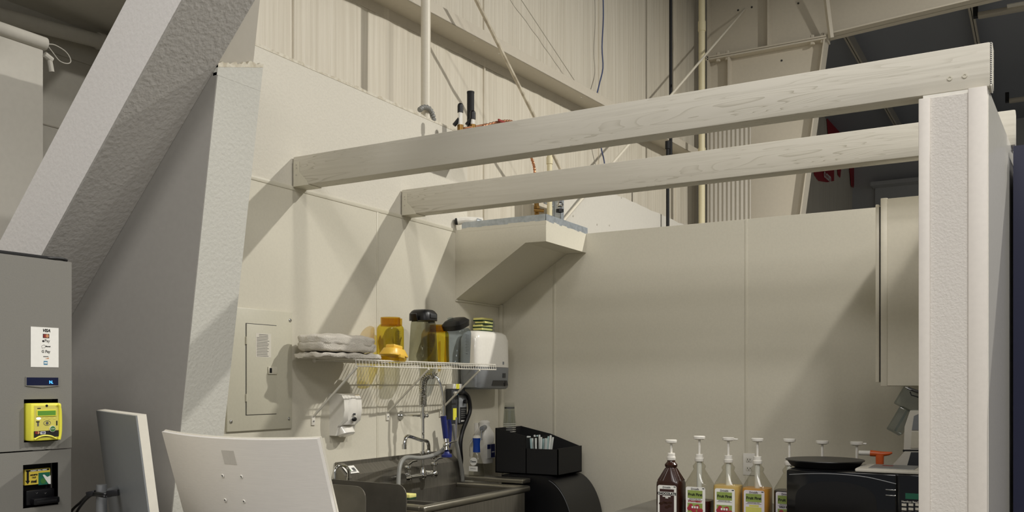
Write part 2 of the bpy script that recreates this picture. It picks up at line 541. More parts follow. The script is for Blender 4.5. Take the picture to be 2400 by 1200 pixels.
# ================================================================== LARGE THINGS
# boxed column: leaning inner face, torn top
def xin(z): return -2.655 + (z-1.43)*0.1504
Y1, Y2 = 2.242, 2.443
def zdiag(x): return 2.034 + 1.041*(x+3.093)
bc = thing('boxed_column', 'leaning plasterboard-clad column between the grey recess and the breaker panel', 'column', (-2.95, 2.34, 0))
c = B()
c.prism([(XL, 0), (xin(0), 0), (xin(2.68), 2.68), (XL, 2.68)], Y1, Y2, 'XZ')
c.build('casing', 'column_paint', bc, smooth=False)
B().prism([(XL, 0), (xin(0)-0.002, 0), (xin(2.66)-0.002, 2.66), (XL, 2.66)], Y1-0.003, Y1, 'XZ').build('side_board', 'recess_grey', bc, smooth=False)
rr = random.Random(11)
def slanted(poly, d0, d1):
    b_ = B(); b_.prism(poly, d0, d1, 'YZ')
    for v in b_.bm.verts: v.co.x += xin(v.co.z)
    return b_
slanted([(Y1-0.003, 2.65), (Y2, 2.65), (Y2, 2.742), (Y1-0.003, 2.683)], -0.02, 0.0004).build('upper_board', 'column_paint', bc, smooth=False)
edge = []
for i in range(25):
    k = i/24
    edge.append((Y1-0.003 + (Y2-Y1+0.003)*k, 2.690 + 0.060*k + rr.uniform(-0.006, 0.007)))
slanted([(Y1-0.003, 2.676), (Y2, 2.734)] + edge[::-1], -0.013, 0.001).build('torn_edge', 'broken_gypsum', bc, smooth=False)
# steel flange rising out of the casing
fl = B()
fl.prism([(xin(2.6)-0.04, 2.6), (xin(2.6)-0.02, 2.6), (xin(5.0)-0.02, 5.0), (xin(5.0)-0.04, 5.0)], Y1+0.01, Y2-0.03, 'XZ')
fl.prism([(-2.62, 2.68), (xin(2.68)-0.04, 2.68), (xin(5.0)-0.04, 5.0), (-2.30, 5.0)], 2.33, 2.345, 'XZ')
fl.build('steel_core', 'frame_paint_dull', bc, smooth=False)

rw2 = struct(B().prism([(-3.95, 0), (XL, 0), (XL, zdiag(XL)+0.1), (-3.95, zdiag(-3.95)+0.1)], Y1-0.003, Y1+0.09, 'XZ').build('wall_recess', 'recess_grey', smooth=False), 'grey wall under the sloping brace', 'wall')

# sloping boxed brace
br = thing('boxed_brace', 'white textured boxed brace sloping up beside the vending machine', 'brace', (-3.1, 2.12, 1.2))
d = B()
xa, xb = -3.80, -1.75
d.prism([(xa, zdiag(xa)), (xb, zdiag(xb)), (xb, zdiag(xb)+0.336), (xa, zdiag(xa)+0.336)], 2.0, Y1-0.004, 'XZ')
d.build('casing', 'drywall_shaded', br, smooth=False)  # greyer tone carries the shade of the underside
h = ony(212, 186, 2.0)
B().cyl((h.x, 1.999, h.z), (h.x, 2.004, h.z), 0.006, 8).build('nail_hole', 'dark_grey_plastic', br)
# front board in a lighter tone, its lit side put into the colour
f_ = B()
f_.prism([(xa, zdiag(xa)+0.002), (xb, zdiag(xb)+0.002), (xb, zdiag(xb)+0.334), (xa, zdiag(xa)+0.334)], 1.994, 2.0, 'XZ')
f_.build('front_board', 'brace_front', br, smooth=False)

# two timber beams with joist hangers
def beam(y0, xr, label, xl=XL+0.006):
    t = thing('ceiling_beam', label, 'beam', ((xl+xr)/2, y0+0.045, ZT), 0, 'pale painted timber beams over the kitchen')
    b = B()
    n = 24
    b.box(xl, xr, y0, y0+0.089, ZT+0.001, ZT+0.141, 0.005, seg=2)
    b.build('timber', 'beam_wood', t)
    g = B()
    g.prism([(xl+0.001, ZT-0.001), (xl+0.10, ZT-0.001), (xl+0.085, ZT+0.02), (xl+0.04, ZT+0.065), (xl+0.04, ZT+0.115), (xl+0.001, ZT+0.115)], y0-0.0022, y0-0.0002, 'XZ')
    g.box(xl+0.001, xl+0.10, y0-0.002, y0+0.091, ZT-0.0015, ZT+0.0006)
    g.box(xl+0.0005, xl+0.003, y0-0.0022, y0+0.0, ZT, ZT+0.115)
    g.build('joist_hanger', 'seam_strip', t)
    for (dx, dz) in ((0.022, 0.10), (0.024, 0.085), (0.022, 0.052)):
        B().cyl((xl+dx, y0-0.0035, ZT+dz), (xl+dx, y0-0.002, ZT+dz), 0.004, 8).build('nail_head', 'frame_paint_dull', t)
    return t
b1 = beam(3.262, -0.140, 'larger front timber beam resting on top of the right wall end')
b2 = beam(4.117, -0.089, 'rear timber beam of the pair, lower in view than the front one')
# plate and screws near the right end of the front beam
for (u, v) in ((2226, 184), (2261, 178)):
    q = ony(u, v, 3.262); B().lathe([(0.002, 0), (0.0075, 0.0), (0.0075, 0.003), (0.004, 0.003), (0.004, 0.001)], (0, 0, 0), 12, frame((q.x, 3.261, q.z), (1, 0, 0), (0, -1, 0))).build('washer', 'seam_strip', b1)
# saw-toothed end plate
ep = B()
for i in range(22):
    z = ZT+0.008 + i*0.006
    ep.box(-0.140, -0.134, 3.264, 3.35, z, z+0.003)
ep.box(-0.140, -0.136, 3.264, 3.35, ZT+0.002, ZT+0.139)
ep.build('end_plate', 'white_gloss', b1, smooth=False)

# boxed hood over the sink corner with galvanised flashing
hd = thing('corner_soffit', 'beige wedge-shaped soffit box in the corner with a galvanised rim', 'soffit', (-2.78, 4.93, 2.09))
g = B()
XH, YH = -2.465, 4.66
g.prism([(XL+0.0045, 2.092), (-2.60, 2.402), (XH, 2.400), (XH, 2.515), (XL+0.0045, 2.515)], YH, YB-0.005, 'XZ')
g.build('casing', 'wall_panel', hd, smooth=False)
g = B()
g.box(XL+0.05, XH-0.001, YH+0.001, YH+0.003, 2.505, 2.558); g.box(XH-0.003, XH-0.001, YH+0.001, YB+0.02, 2.505, 2.558)
g.build('flashing', 'galvanised', hd, smooth=False)
g = B()
rr = random.Random(9)
for i in range(16):
    x = XH - 0.001
    y = YH + (YB-YH)*i/16
    g.box(x-0.002, x+0.0006, y, y+(YB-YH)/16, 2.50, 2.519 + rr.uniform(-0.004, 0.006))
    xx = XL+0.05 + (XH-XL-0.05)*i/16
    g.box(xx, xx+(XH-XL-0.05)/16, YH-0.0006, YH+0.002, 2.50, 2.521 + rr.uniform(-0.002, 0.004))
g.build('paint_edge', 'wall_panel', hd, smooth=False)
g = B(); a0 = V(XL+0.006, YH, 2.089)
g.box(XL+0.005, XL+0.012, YH-0.001, YB-0.006, 2.083, 2.094, 0.002)
g.build('edge_bead', 'seam_strip', hd)


# ---- steel of the hall: girt, far frame, rods, pipes
gz = lambda y: 3.898 + 0.0287*(y-4.716)
def xg(y): return -3.35 + 0.0188*(y-2)
g = B()
def girt_strip(dx0, dx1, dz0, dz1):
    a, b_ = 2.95, 9.9
    vv = []
    for y in (a, b_):
        for (dx, dz) in ((dx0, dz0), (dx1, dz0), (dx1, dz1), (dx0, dz1)):
            vv.append(g.bm.verts.new((xg(y)+dx, y, gz(y)+dz)))
    for f in ((0, 1, 2, 3), (7, 6, 5, 4), (0, 4, 5, 1), (1, 5, 6, 2), (2, 6, 7, 3), (3, 7, 4, 0)):
        g.bm.faces.new([vv[i] for i in f])
girt_strip(-0.19, 0.0, 0.0, 0.004)
girt_strip(-0.004, 0.0, 0.0, 0.075)
girt_strip(-0.19, -0.186, -0.06, 0.0)
girt = tag(g.build('wall_girt', 'frame_paint', smooth=False), 'long cream steel girt running across the lined metal wall', 'girt')
for (u, v) in ((1123, 112), (1179, 143), (1365, 247)):
    y = onx(u, v, -3.30).y
    B().cyl((xg(y)-0.05, y, gz(y)-0.0012), (xg(y)-0.05, y, gz(y)+0.0052), 0.008, 10).build('bolt_hole', 'white_gloss', girt)  # white discs stand for light showing through the holes

YF = 9.96
fr = thing('steel_portal', 'cream tapered steel frame column and rafter behind the kitchen', 'steel frame', (-2.7, YF, 0))
def xi2(z): return -1.958 - (5.18-z)*0.134
XO2 = -3.19
w = B()
w.prism([(XO2, 0), (xi2(0), 0), (xi2(5.16), 5.16), (XO2, 5.16)], YF, YF+0.012, 'XZ'); w.build('column_web', 'frame_paint', fr, smooth=False)
w = B()
w.prism([(XO2, 5.20), (-1.95, 5.20), (3.5, 5.20+5.45*0.058), (3.5, 6.55), (XO2, 6.2)], YF, YF+0.012, 'XZ'); w.build('rafter_web', 'frame_paint', fr, smooth=False)
w = B()
w.prism([(xi2(0), 0), (xi2(0)+0.014, 0), (xi2(5.16)+0.014, 5.16), (xi2(5.16), 5.16)], YF-0.10, YF+0.10, 'XZ'); w.build('inner_flange', 'frame_paint', fr, smooth=False)
w = B()
w.box(XO2-0.014, XO2, YF-0.10, YF+0.10, 0, 6.1); w.build('outer_flange', 'frame_paint', fr, smooth=False)
w = B()
w.prism([(-1.95, 5.20), (3.5, 5.20+5.45*0.058), (3.5, 5.214+5.45*0.058), (-1.95, 5.214)], YF-0.10, YF+0.10, 'XZ'); w.build('rafter_flange', 'frame_paint', fr, smooth=False)
for z0 in (5.160, 5.183):
    B().box(XO2-0.03, xi2(5.16)+0.03, YF-0.10, YF+0.10, z0, z0+0.018, 0.002).build('splice_plate', 'frame_paint', fr, smooth=False)
for u in (1683, 1705, 1904, 1928):
    x = ony(u, 130, YF-0.06).x
    B().cyl((x, YF-0.06, 5.135), (x, YF-0.06, 5.165), 0.026, 6).cyl((x, YF-0.06, 5.16), (x, YF-0.06, 5.235), 0.018, 6).build('bolt', 'frame_paint', fr)
x = ony(1805, 60, YF).x
B().box(x-0.008, x+0.008, YF-0.09, YF, 5.201, 6.2).build('stiffener', 'frame_paint', fr, smooth=False)
x = ony(1713, 200, YF).x
B().box(x-0.010, x+0.010, YF-0.09, YF, 3.0, 5.160).build('stiffener', 'frame_paint', fr, smooth=False)
a_, b_ = ony(1948, 84, YF-0.1), ony(1932, -40, YF-0.25)
B().tube([a_ + V(0, 0, -0.02), b_], 0.028, 4).build('flange_brace', 'frame_paint', fr, smooth=False)
for (u, v) in ((1730, 24), (1762, 17), (1871, 8), (1832, 142), (1640, 330)):
    p = ony(u, v, YF); B().cyl((p.x, YF-0.004, p.z), (p.x, YF+0.001, p.z), 0.011, 10).build('bolt_hole', 'machine_recess', fr)

def rod(name, pts, r, m, label, cat, seg=10, group=None):
    return tag(B().tube(pts, r, seg).build(name, m), label, cat, group)
p = ony(1745, 22, YF-0.006); q = onx(1440, 378, -3.0); e = q + (q-p)*0.35
rod('brace_rod', [p, q, e], 0.011, 'conduit_white', 'pale steel brace rod running down from the holed plate of the far frame', 'brace rod', 8)
p = onx(1116, 0, -3.12); q = onx(1254, 277, -3.12); d_ = (q-p)
rod('brace_rod', [p-d_*0.9, p, q, q+d_*0.55], 0.0125, 'rusty_white', 'thick chipped white brace rod crossing the girt above the front beam', 'brace rod', 8)
p = onx(1222, 0, -3.40); q = onx(1362, 212, -3.40); d_ = (q-p)
rod('slanting_line', [p-d_*0.3, q], 0.0035, 'frame_paint_dull', 'thin slanting grey line against the lined wall above the girt', 'wire', 6)  # thin dull tube set close to the wall
p0 = onx(998, 250, -3.165)
cd = thing('vertical_conduit', 'fat cream vertical pipe rising behind the torn wall edge', 'pipe', (p0.x, p0.y, 2.9))
B().cyl((p0.x, p0.y, 2.9), (p0.x, p0.y, 6.0), 0.029, 20).build('pipe_body', 'conduit_white', cd)
B().cyl((p0.x, p0.y, 4.55), (p0.x, p0.y, 4.62), 0.034, 20).build('coupling', 'conduit_white', cd)
fx = [onx(u, v, -3.13) for u, v in ((983, 258), (992, 252), (1004, 254), (1013, 266), (1017, 285), (1020, 312), (1021, 340))]
fc = B(); pts = catmull(fx, 7)
fc.tube(pts, 0.014, 10, rs=[0.014 + 0.0035*math.sin(i*2.2) for i in range(len(pts))])
tag(fc.build('flexible_conduit', 'grey_hose'), 'curled grey ribbed flexible conduit at the wall top', 'conduit')
p1 = onx(1572, 100, -3.12)
bp = thing('black_pole', 'thin black vertical pole in front of the lined wall', 'pole', (p1.x, p1.y, 4.1))
B().cyl((p1.x, p1.y, 3.75), (p1.x, p1.y, 6.1), 0.016, 12).build('pole', 'black_matt', bp)
q1 = onx(1565, 420, -3.02)
bq = thing('capped_pipe', 'short black pipe with a cap, standing beyond the back wall', 'pipe', (q1.x, q1.y, 0))
zc = onx(1567, 345, -3.02).z
B().cyl((q1.x, q1.y, 0), (q1.x, q1.y, zc), 0.016, 12).build('pipe_body', 'black_matt', bq)
B().cyl((q1.x, q1.y, zc-0.02), (q1.x, q1.y, zc+0.05), 0.024, 12).build('cap', 'black_matt', bq)
p2 = onx(1645, 100, -3.02)
wp = thing('white_downpipe', 'tall cream plastic pipe beside the far frame column', 'pipe', (p2.x, p2.y, 0))
B().cyl((p2.x, p2.y, 0), (p2.x, p2.y, 6.1), 0.033, 16).build('pipe_body', 'pvc', wp)
for z in (3.9, 5.2): B().cyl((p2.x, p2.y, z), (p2.x, p2.y, z+0.1), 0.039, 16).build('coupling', 'pvc', wp)
pts = [onx(u, v, -3.36) for u, v in ((1413, -30), (1414, 40), (1411, 110), (1413, 160), (1404, 200), (1398, 240), (1408, 340), (1416, 378), (1420, 430))]
tag(B().tube(catmull(pts, 4), 0.006, 6).build('hanging_wire', 'blue_wire'), 'loose blue wire hanging down the lined wall', 'wire')
# dark bundle of folded sheeting beside the far column
sh = B()
n_ = 40
A_ = [sh.bm.verts.new((-3.12 + 0.47*i/n_, 9.62 + 0.005*math.sin(i*PI/2), 0)) for i in range(n_+1)]
C2 = [sh.bm.verts.new((-3.12 + 0.47*i/n_, 9.62 + 0.005*math.sin(i*PI/2), 4.3)) for i in range(n_+1)]
for i in range(n_): sh.bm.faces.new((A_[i], A_[i+1], C2[i+1], C2[i]))
tag(sh.build('corrugated_sheet', 'frame_paint_dull'), 'grey corrugated metal sheet standing against the far frame column', 'metal sheet')

# plumbing in the gap behind the soffit
def pv(u, v, x=-2.95): return onx(u, v, x)
zb_ = pv(1103, 328, -2.92).z
tag(B().box(-3.09, -2.80, 4.36, 4.70, zb_-0.02, zb_, 0.003).build('pipe_shelf', 'frame_paint_dull'), 'hidden board behind the front beam carrying the valves and vent pipe', 'board')
pb = pv(1103, 300); pt = pv(1103, 215)
vp = thing('vent_pipe', 'black vertical vent pipe standing behind the front beam', 'pipe', (pb.x, pb.y, zb_))
B().cyl((pb.x, pb.y, zb_), (pb.x, pb.y, pt.z), 0.0215, 20).cyl((pb.x, pb.y, pt.z-0.01), (pb.x, pb.y, pt.z), 0.0225, 20).build('pipe_body', 'black_matt', vp)
def arrestor(u, vtop, vmid, vbot, label):
    a, m_, c_ = pv(u, vtop, -2.90), pv(u, vmid, -2.90), pv(u, vbot, -2.90)
    t = thing('air_valve', label, 'valve', (c_.x, c_.y, zb_), 0, 'air valves behind the front beam')
    B().cyl((c_.x, c_.y, zb_), (c_.x, c_.y, m_.z), 0.013, 14).build('clear_body', 'white_gloss', t)
    B().cyl((c_.x, c_.y, m_.z-0.005), (c_.x, c_.y, m_.z+0.035), 0.017, 14).sphere((a.x, a.y, a.z-0.017), 0.0165).cyl((c_.x, c_.y, m_.z+.03), (c_.x, c_.y, a.z-.02), 0.011, 12).build('cap', 'black_plastic', t)
    B().cyl((c_.x-0.03, c_.y-0.02, c_.z+0.01), (c_.x-0.005, c_.y, c_.z+0.05), 0.012, 10).build('side_outlet', 'black_plastic', t)
    B().cyl((c_.x, c_.y, zb_), (c_.x, c_.y, c_.z+0.012), 0.018, 12).build('base', 'brass', t)
arrestor(1079, 241, 262, 298, 'left black-capped clear air valve on a brass base')
arrestor(1108, 258, 278, 297, 'smaller black-capped air valve right in front of the black vent pipe')
cp = [pv(u, v, -2.90) for u, v in ((1088, 301), (1115, 297), (1140, 292))]
tag(B().tube(catmull(cp, 4), 0.008, 10).build('copper_pipe', 'copper'), 'short straight copper pipe lying behind the front beam', 'pipe')
cp = catmull([pv(u, v, -2.86) for u, v in ((1132, 296), (1160, 288), (1185, 284), (1205, 288), (1222, 310), (1238, 350), (1249, 380), (1253, 400), (1256, 440), (1257, 470))], 12)
tag(B().tube(cp, 0.009, 10, rs=[0.0085 + 0.0018*math.sin(i*2.0) for i in range(len(cp))]).build('copper_connector', 'copper'), 'corrugated copper water connector looping down behind the beams', 'water connector')
c0 = pv(1176, 287, -2.84)
tag(B().box(c0.x-0.004, c0.x+0.004, c0.y-0.04, c0.y+0.04, c0.z, c0.z+0.012, m=None).build('tape_flag', 'ink_red'), 'small red tag on the looping copper connector', 'tag')
t = thing('brass_valve', 'brown brass valve at the soffit rim under the rear beam', 'valve', tuple(pv(1259, 520, -2.86)))
a, b_ = pv(1259, 520, -2.86), pv(1257, 465, -2.86)
B().cyl(a, b_, 0.016, 14).build('valve_body', 'brass', t); B().cyl(pv(1252, 492, -2.86), pv(1275, 494, -2.80), 0.012, 12).build('side_outlet', 'brass', t)
B().cyl(pv(1258, 484, -2.86), pv(1258, 489, -2.86), 0.022, 6).build('nut', 'brass', t)
a = pv(1288, 372, -2.80)
t = thing('plastic_riser', 'cream plastic riser pipe with a collar, seen between the beams', 'pipe', (a.x, a.y, 2.3))
B().cyl((a.x, a.y, 2.3), (a.x, a.y, a.z+0.2), 0.017, 16).build('pipe_body', 'pvc', t)
B().cyl((a.x, a.y, a.z-0.035), (a.x, a.y, a.z+0.01), 0.021, 16).build('collar', 'pvc', t)
a = onx(1308, 380, -2.93)
t = thing('metal_stud', 'shiny galvanised stud standing beside the plastic riser', 'stud', (a.x, a.y, 0))
B().box(a.x-0.03, a.x+0.03, a.y-0.02, a.y-0.018, 0, 3.0).box(a.x+0.028, a.x+0.03, a.y-0.02, a.y+0.03, 0, 3.0).box(a.x-0.03, a.x-0.028, a.y-0.02, a.y+0.03, 0, 3.0).build('channel', 'galvanised', t, smooth=False)
t = thing('pressure_valve', 'chrome and black mixing valve on a bracket behind the soffit', 'valve', tuple(pv(1300, 500, -2.80)))
a = pv(1312, 480, -2.80)
B().sphere(a, 0.025, 1, 1, 0.8).cyl(a + V(0, 0, -.05), a + V(0, 0, 0.06), 0.014, 12).build('valve_body', 'chrome', t)
B().cyl(a + V(0, 0, -.05), a + V(0.0, 0.0, -.03), 0.026, 12).build('knob', 'black_plastic', t)
a = pv(1290, 478, -2.84)
g = B(); g.box(a.x-0.005, a.x+0.005, a.y-0.09, a.y+0.05, a.z-0.012, a.z-0.006)
for i in range(5): g.box(a.x-0.005, a.x+0.005, a.y-0.09+i*0.03, a.y-0.083+i*0.03, a.z-0.006, a.z+0.04)
g.box(a.x-0.006, a.x+0.006, a.y+0.04, a.y+0.05, a.z-0.16, a.z+0.04)
g.build('bracket', 'galvanised', t, smooth=False)
a, b_ = onx(1072, 519, -3.07), onx(1104, 517, -3.00)
t = thing('drain_elbow', 'short white plastic drain pipe at the left end of the soffit rim', 'pipe', tuple(a))
B().tube(catmull([a, (a+b_)/2 + V(0, 0, 0.003), b_, b_ + V(0.05, 0.05, -0.0)], 5), 0.023, 14).build('pipe_body', 'white_gloss', t)
B().cyl(a + V(-0.012, 0, 0), a + V(0.004, 0.004, 0), 0.021, 14).build('black_ring', 'black_plastic', t)
B().cyl(b_ + V(.03, .01, -.005), b_ + V(.05, .03, -.012), 0.02, 14).build('clamp', 'galvanised', t)

# dim end of the hall: banners, strip lights, ledge
def xo2(y): return xo(y) + 0.03
def wallpt(u, v):
    d = ray(u, v); t_ = (-3.55 - 0.0376 + 0.03)/(d.x - 0.0188*d.y); return EYE + d*t_
def banner(name, pix, label, cat='banner', off=0.0):
    pts = [wallpt(u, v) for u, v in pix]
    b = B()
    A = [b.bm.verts.new(p + V(off, 0, 0)) for p in pts]; C_ = [b.bm.verts.new(p + V(off-0.012, 0, 0)) for p in pts]
    b.bm.faces.new(A); b.bm.faces.new(C_[::-1])
    for i in range(len(pts)):
        j = (i+1) % len(pts); b.bm.faces.new((A[i], A[j], C_[j], C_[i]))
    return tag(b.build(name, 'red_banner', smooth=False), label, cat)
bn = banner('wall_banner', [(1938, 262), (1978, 258), (2012, 310), (2008, 330), (1944, 330)], 'red banner on the far wall seen in the upper gap between the beams')
bn2 = banner('wall_banner', [(1906, 388), (1955, 384), (1955, 424), (1940, 427), (1920, 424), (1911, 412)], 'red banner end with white .com lettering below the rear beam')
q = wallpt(1937, 413); text('o.com', 0.22, q + V(0.02, 0, 0), (0.02, 1, 0), (0, 0, 1), 'sticker_white', bn2, fat=0.004)
q = wallpt(1961, 284); text('RED', 0.2, q + V(0.02, 0, 0), (0.02, 1, -.5), (0, 0.2, 1), 'sticker_white', bn, fat=0.003)
fl_ = [(1963, 388), (1972, 388), (1969, 416), (1965, 410)], [(1992, 388), (2012, 386), (2005, 420), (2000, 440), (1996, 436)], [(2024, 386), (2040, 384), (2044, 425), (2036, 445), (2031, 474), (2027, 470), (2034, 420)]
for i, pix in enumerate(fl_):
    banner('pennant', pix, ['smallest red pennant beside the lettered banner', 'middle red pennant of the three under the rear beam', 'longest dark red pennant nearest the hanging cabinet'][i], 'pennant', 0.004)
lg = B(); a, b_ = ony(2046, 436, 18.9), ony(2300, 405, 18.9)
lg.box(a.x, b_.x+3, 18.6, 19.0, a.z-0.05, a.z+0.02, 0.0)
tag(lg.build('wall_ledge', 'far_wall', smooth=False), 'grey ledge beam along the far wall of the dark hall', 'ledge')
lg = B(); a = ony(2052, 470, 18.95); lg.box(a.x, a.x+6, 18.9, 19.0, 0, ony(2046, 436, 18.9).z-0.05)
tag(lg.build('lower_wall_panel', 'far_wall', smooth=False), 'grey lower wall panel under the far ledge', 'panel')

def striplight(u, v, y, ln, label):
    d = ray(u, v)
    p = EYE + d*(y/d.y)
    t = thing('strip_light', label, 'light fixture', (p.x, p.y, p.z), 0, 'unlit strip lights in the dark hall roof')
    B().box(p.x, p.x+ln, y-0.06, y+0.06, p.z-0.03, p.z+0.02, 0.01).build('housing', 'frame_paint_dull', t)
    B().box(p.x-0.05, p.x, y-0.04, y+0.04, p.z-0.02, p.z+0.12).build('end_bracket', 'black_matt', t)
    B().box(p.x+0.3, p.x+ln-0.05, y-0.16, y-0.06, p.z, p.z+0.01).build('reflector', 'white_plastic', t)
striplight(2292, 36, 11.9, 1.6, 'strip light hanging highest in the dark roof at the top right corner')
striplight(2365, 236, 15.5, 2.0, 'lower strip light beyond the end of the front beam')

# navy cabinet right of the end wall
nv = thing('navy_cabinet', 'tall dark navy blue cabinet at the right edge behind the white wall end', 'cabinet', (0.35, 4.3, 0))
def nx(y, o=0.012): return skx(-0.146, y) + o
zn = ony(2376, 352, 4.05).z
B().prism([(nx(4.05), 4.05), (0.75, 4.05), (0.75, 4.75), (nx(4.75), 4.75)], 0, zn, 'XY').build('body', 'navy_panel', nv, smooth=False)
B().prism([(nx(4.04), 4.03), (nx(4.04)+0.04, 4.03), (nx(4.04)+0.04, 4.05), (nx(4.05), 4.05)], 0.05, zn+0.012, 'XY').build('corner_post', 'navy_panel', nv, smooth=False)

# ---- annex items
p0, p1 = onx(0, 36, -4.0), onx(238, 98, -4.0)
ap = thing('ceiling_pipe', 'white round pipe under the low ceiling at the top left corner', 'pipe', (p0.x, p0.y, p0.z))
dr = (p1-p0)
B().tube([p0 - dr*0.8, p1], 0.034, 20).build('pipe_body', 'drywall_smooth', ap)
B().tube(arc(p1, p1 + V(0, 0.06, 0.0), p1 + V(-0.05, 0.09, 0.03)), 0.038, 16).build('elbow', 'drywall_smooth', ap)
B().tube([p1 - dr.normalized()*0.02, p1 + dr.normalized()*0.01], 0.041, 20).build('collar', 'drywall_smooth', ap)
p0, p1 = onx(0, 68, -3.7), onx(106, 103, -3.7)
zc = (p0.z+p1.z)/2
rs_ = thing('roller_screen', 'white roller screen hanging under the pipe at the top left', 'roller screen', (-3.7, 1.0, 1.82))
B().cyl((-3.7, -0.6, zc), (-3.7, p1.y, zc), 0.028, 20).build('roller', 'drywall_smooth', rs_)
B().box(-3.704, -3.698, -0.6, p1.y-0.012, 1.82, zc-0.02).build('cloth', 'drywall_smooth', rs_, smooth=False)
B().cyl((-3.7, p1.y-0.004, zc-0.045), (-3.7, p1.y+0.03, zc-0.06), 0.014, 10).cyl((-3.7, p1.y+0.02, zc-0.06), (-3.7, p1.y+0.03, zc-0.11), 0.011, 10).build('end_fitting', 'drywall_smooth', rs_)
cl = catmull([onx(u, v, -3.72) for u, v in ((112, 103), (130, 106), (155, 122), (166, 142), (158, 149), (140, 143), (126, 126), (114, 110))], 5)
B().tube(cl, 0.0022, 6).build('cord_loop', 'drywall_smooth', rs_)

# ================================================================== KITCHEN FITTINGS ON THE LEFT WALL
# breaker panel
XP = XL+0.004
def wl_(u, v, x=XP): return onx(u, v, x)
py0, py1 = wl_(528, 1012).y, wl_(681, 1004).y
pz0, pz1 = 1.370, 1.920
ep_ = thing('breaker_panel', 'cream steel breaker panel with a hinged door on the left wall', 'breaker panel', (XP, (py0+py1)/2, pz0))
B().box(XP, XP+0.011, py0, py1, pz0, pz1, 0.003).build('cover', 'panel_paint', ep_)
dy0, dy1 = wl_(573, 972).y, wl_(643, 969).y
dz0, dz1 = wl_(573, 972).z, wl_(575, 759).z
B().box(XP+0.010, XP+0.0115, dy0-0.004, dy1+0.002, dz0-0.003, dz1+0.003).build('door_gap', 'machine_recess', ep_, smooth=False)
dr_ = B().box(XP+0.011, XP+0.0142, dy0, dy1, dz0, dz1, 0.001).build('door', 'panel_paint', ep_)
for v in (798, 932):
    p = wl_(574, v); B().cyl((XP+0.014, dy0-0.002, p.z-0.017), (XP+0.014, dy0-0.002, p.z+0.017), 0.004, 10).build('hinge', 'panel_paint', dr_)
a, b_ = wl_(594, 837), wl_(630, 783)
nt_ = B().box(XP+0.0142, XP+0.0147, a.y, b_.y, a.z, b_.z).build('notice', 'paper_note', dr_, smooth=False)
n_ = 15
for i in range(n_):
    z = b_.z - 0.006 - i*(b_.z-a.z-0.012)/(n_-1)
    r0, r1 = (0.2, 0.8) if i < 2 else (0.06, random.uniform(0.75, 0.94))
    L_ = B().box(XP+0.0147, XP+0.0149, a.y+(b_.y-a.y)*r0, a.y+(b_.y-a.y)*r1, z-0.0012, z+0.0012).build('print_line', 'ink_grey', nt_ if False else dr_, smooth=False)
a, b_ = wl_(622, 877), wl_(643, 860)
lt = B().box(XP+0.0142, XP+0.019, a.y, b_.y, a.z, b_.z, 0.001).build('latch', 'seam_strip', dr_)
B().box(XP+0.0185, XP+0.0195, a.y+0.008, a.y+0.022, a.z+0.006, b_.z-0.006).build('finger_slot', 'black_matt', dr_)
for (u, v) in ((676, 751), (537, 988), (673, 981)):
    p = wl_(u, v); B().sphere((XP+0.012, p.y, p.z), 0.0085, 0.6, 1, 1, 12, 8).build('screw', 'chrome', ep_)

# foam soap dispenser
sd = thing('soap_dispenser', 'white wall-mounted soap dispenser under the left end of the wire shelf', 'soap dispenser', tuple(wl_(800, 1022)))
y0, y1 = wl_(772, 980).y, wl_(772, 980).y + 0.135
z0, z1 = wl_(772, 1021).z, wl_(772, 922).z
m_ = Matrix.Translation((0, 0, 0))
prof = [(0, z0), (0.04, z0), (0.055, z0+0.05), (0.088, z0+0.075), (0.098, z0+0.13), (0.094, z1-0.03), (0.078, z1-0.005), (0.04, z1), (0, z1)]
B().prism([(XP+a, b) for a, b in prof], y0, y1, 'XZ').build('housing', 'white_plastic', sd, angle=50)
fr_ = B(); ym = (y0+y1)/2
fr_.loft([(0.0, 0.035, 0.045, 2.6), (0.06, 0.050, 0.055, 3), (0.11, 0.052, 0.05, 3.2), (0.135, 0.046, 0.03, 3)], 28, Matrix.Translation((XP+0.052, ym, z0+0.055)))
fr_.build('front_cover', 'white_gloss', sd, angle=50)
B().sphere((XP+0.104, ym, z0+0.082), 0.019, 0.25, 1, 0.6).build('level_window', 'black_plastic', sd)
B().box(XP+0.1035, XP+0.106, ym-0.008, ym+0.008, z0+0.102, z0+0.112).build('badge', 'dark_grey_plastic', sd)
B().loft([(0, 0.030, 0.035, 2.5), (0.008, 0.040, 0.045, 2.5), (0.045, 0.022, 0.05, 3)], 20, Matrix.Translation((XP+0.055, ym, z0-0.002)) @ Matrix.Rotation(math.radians(-18), 4, 'Y')).build('push_lever', 'white_gloss', sd)

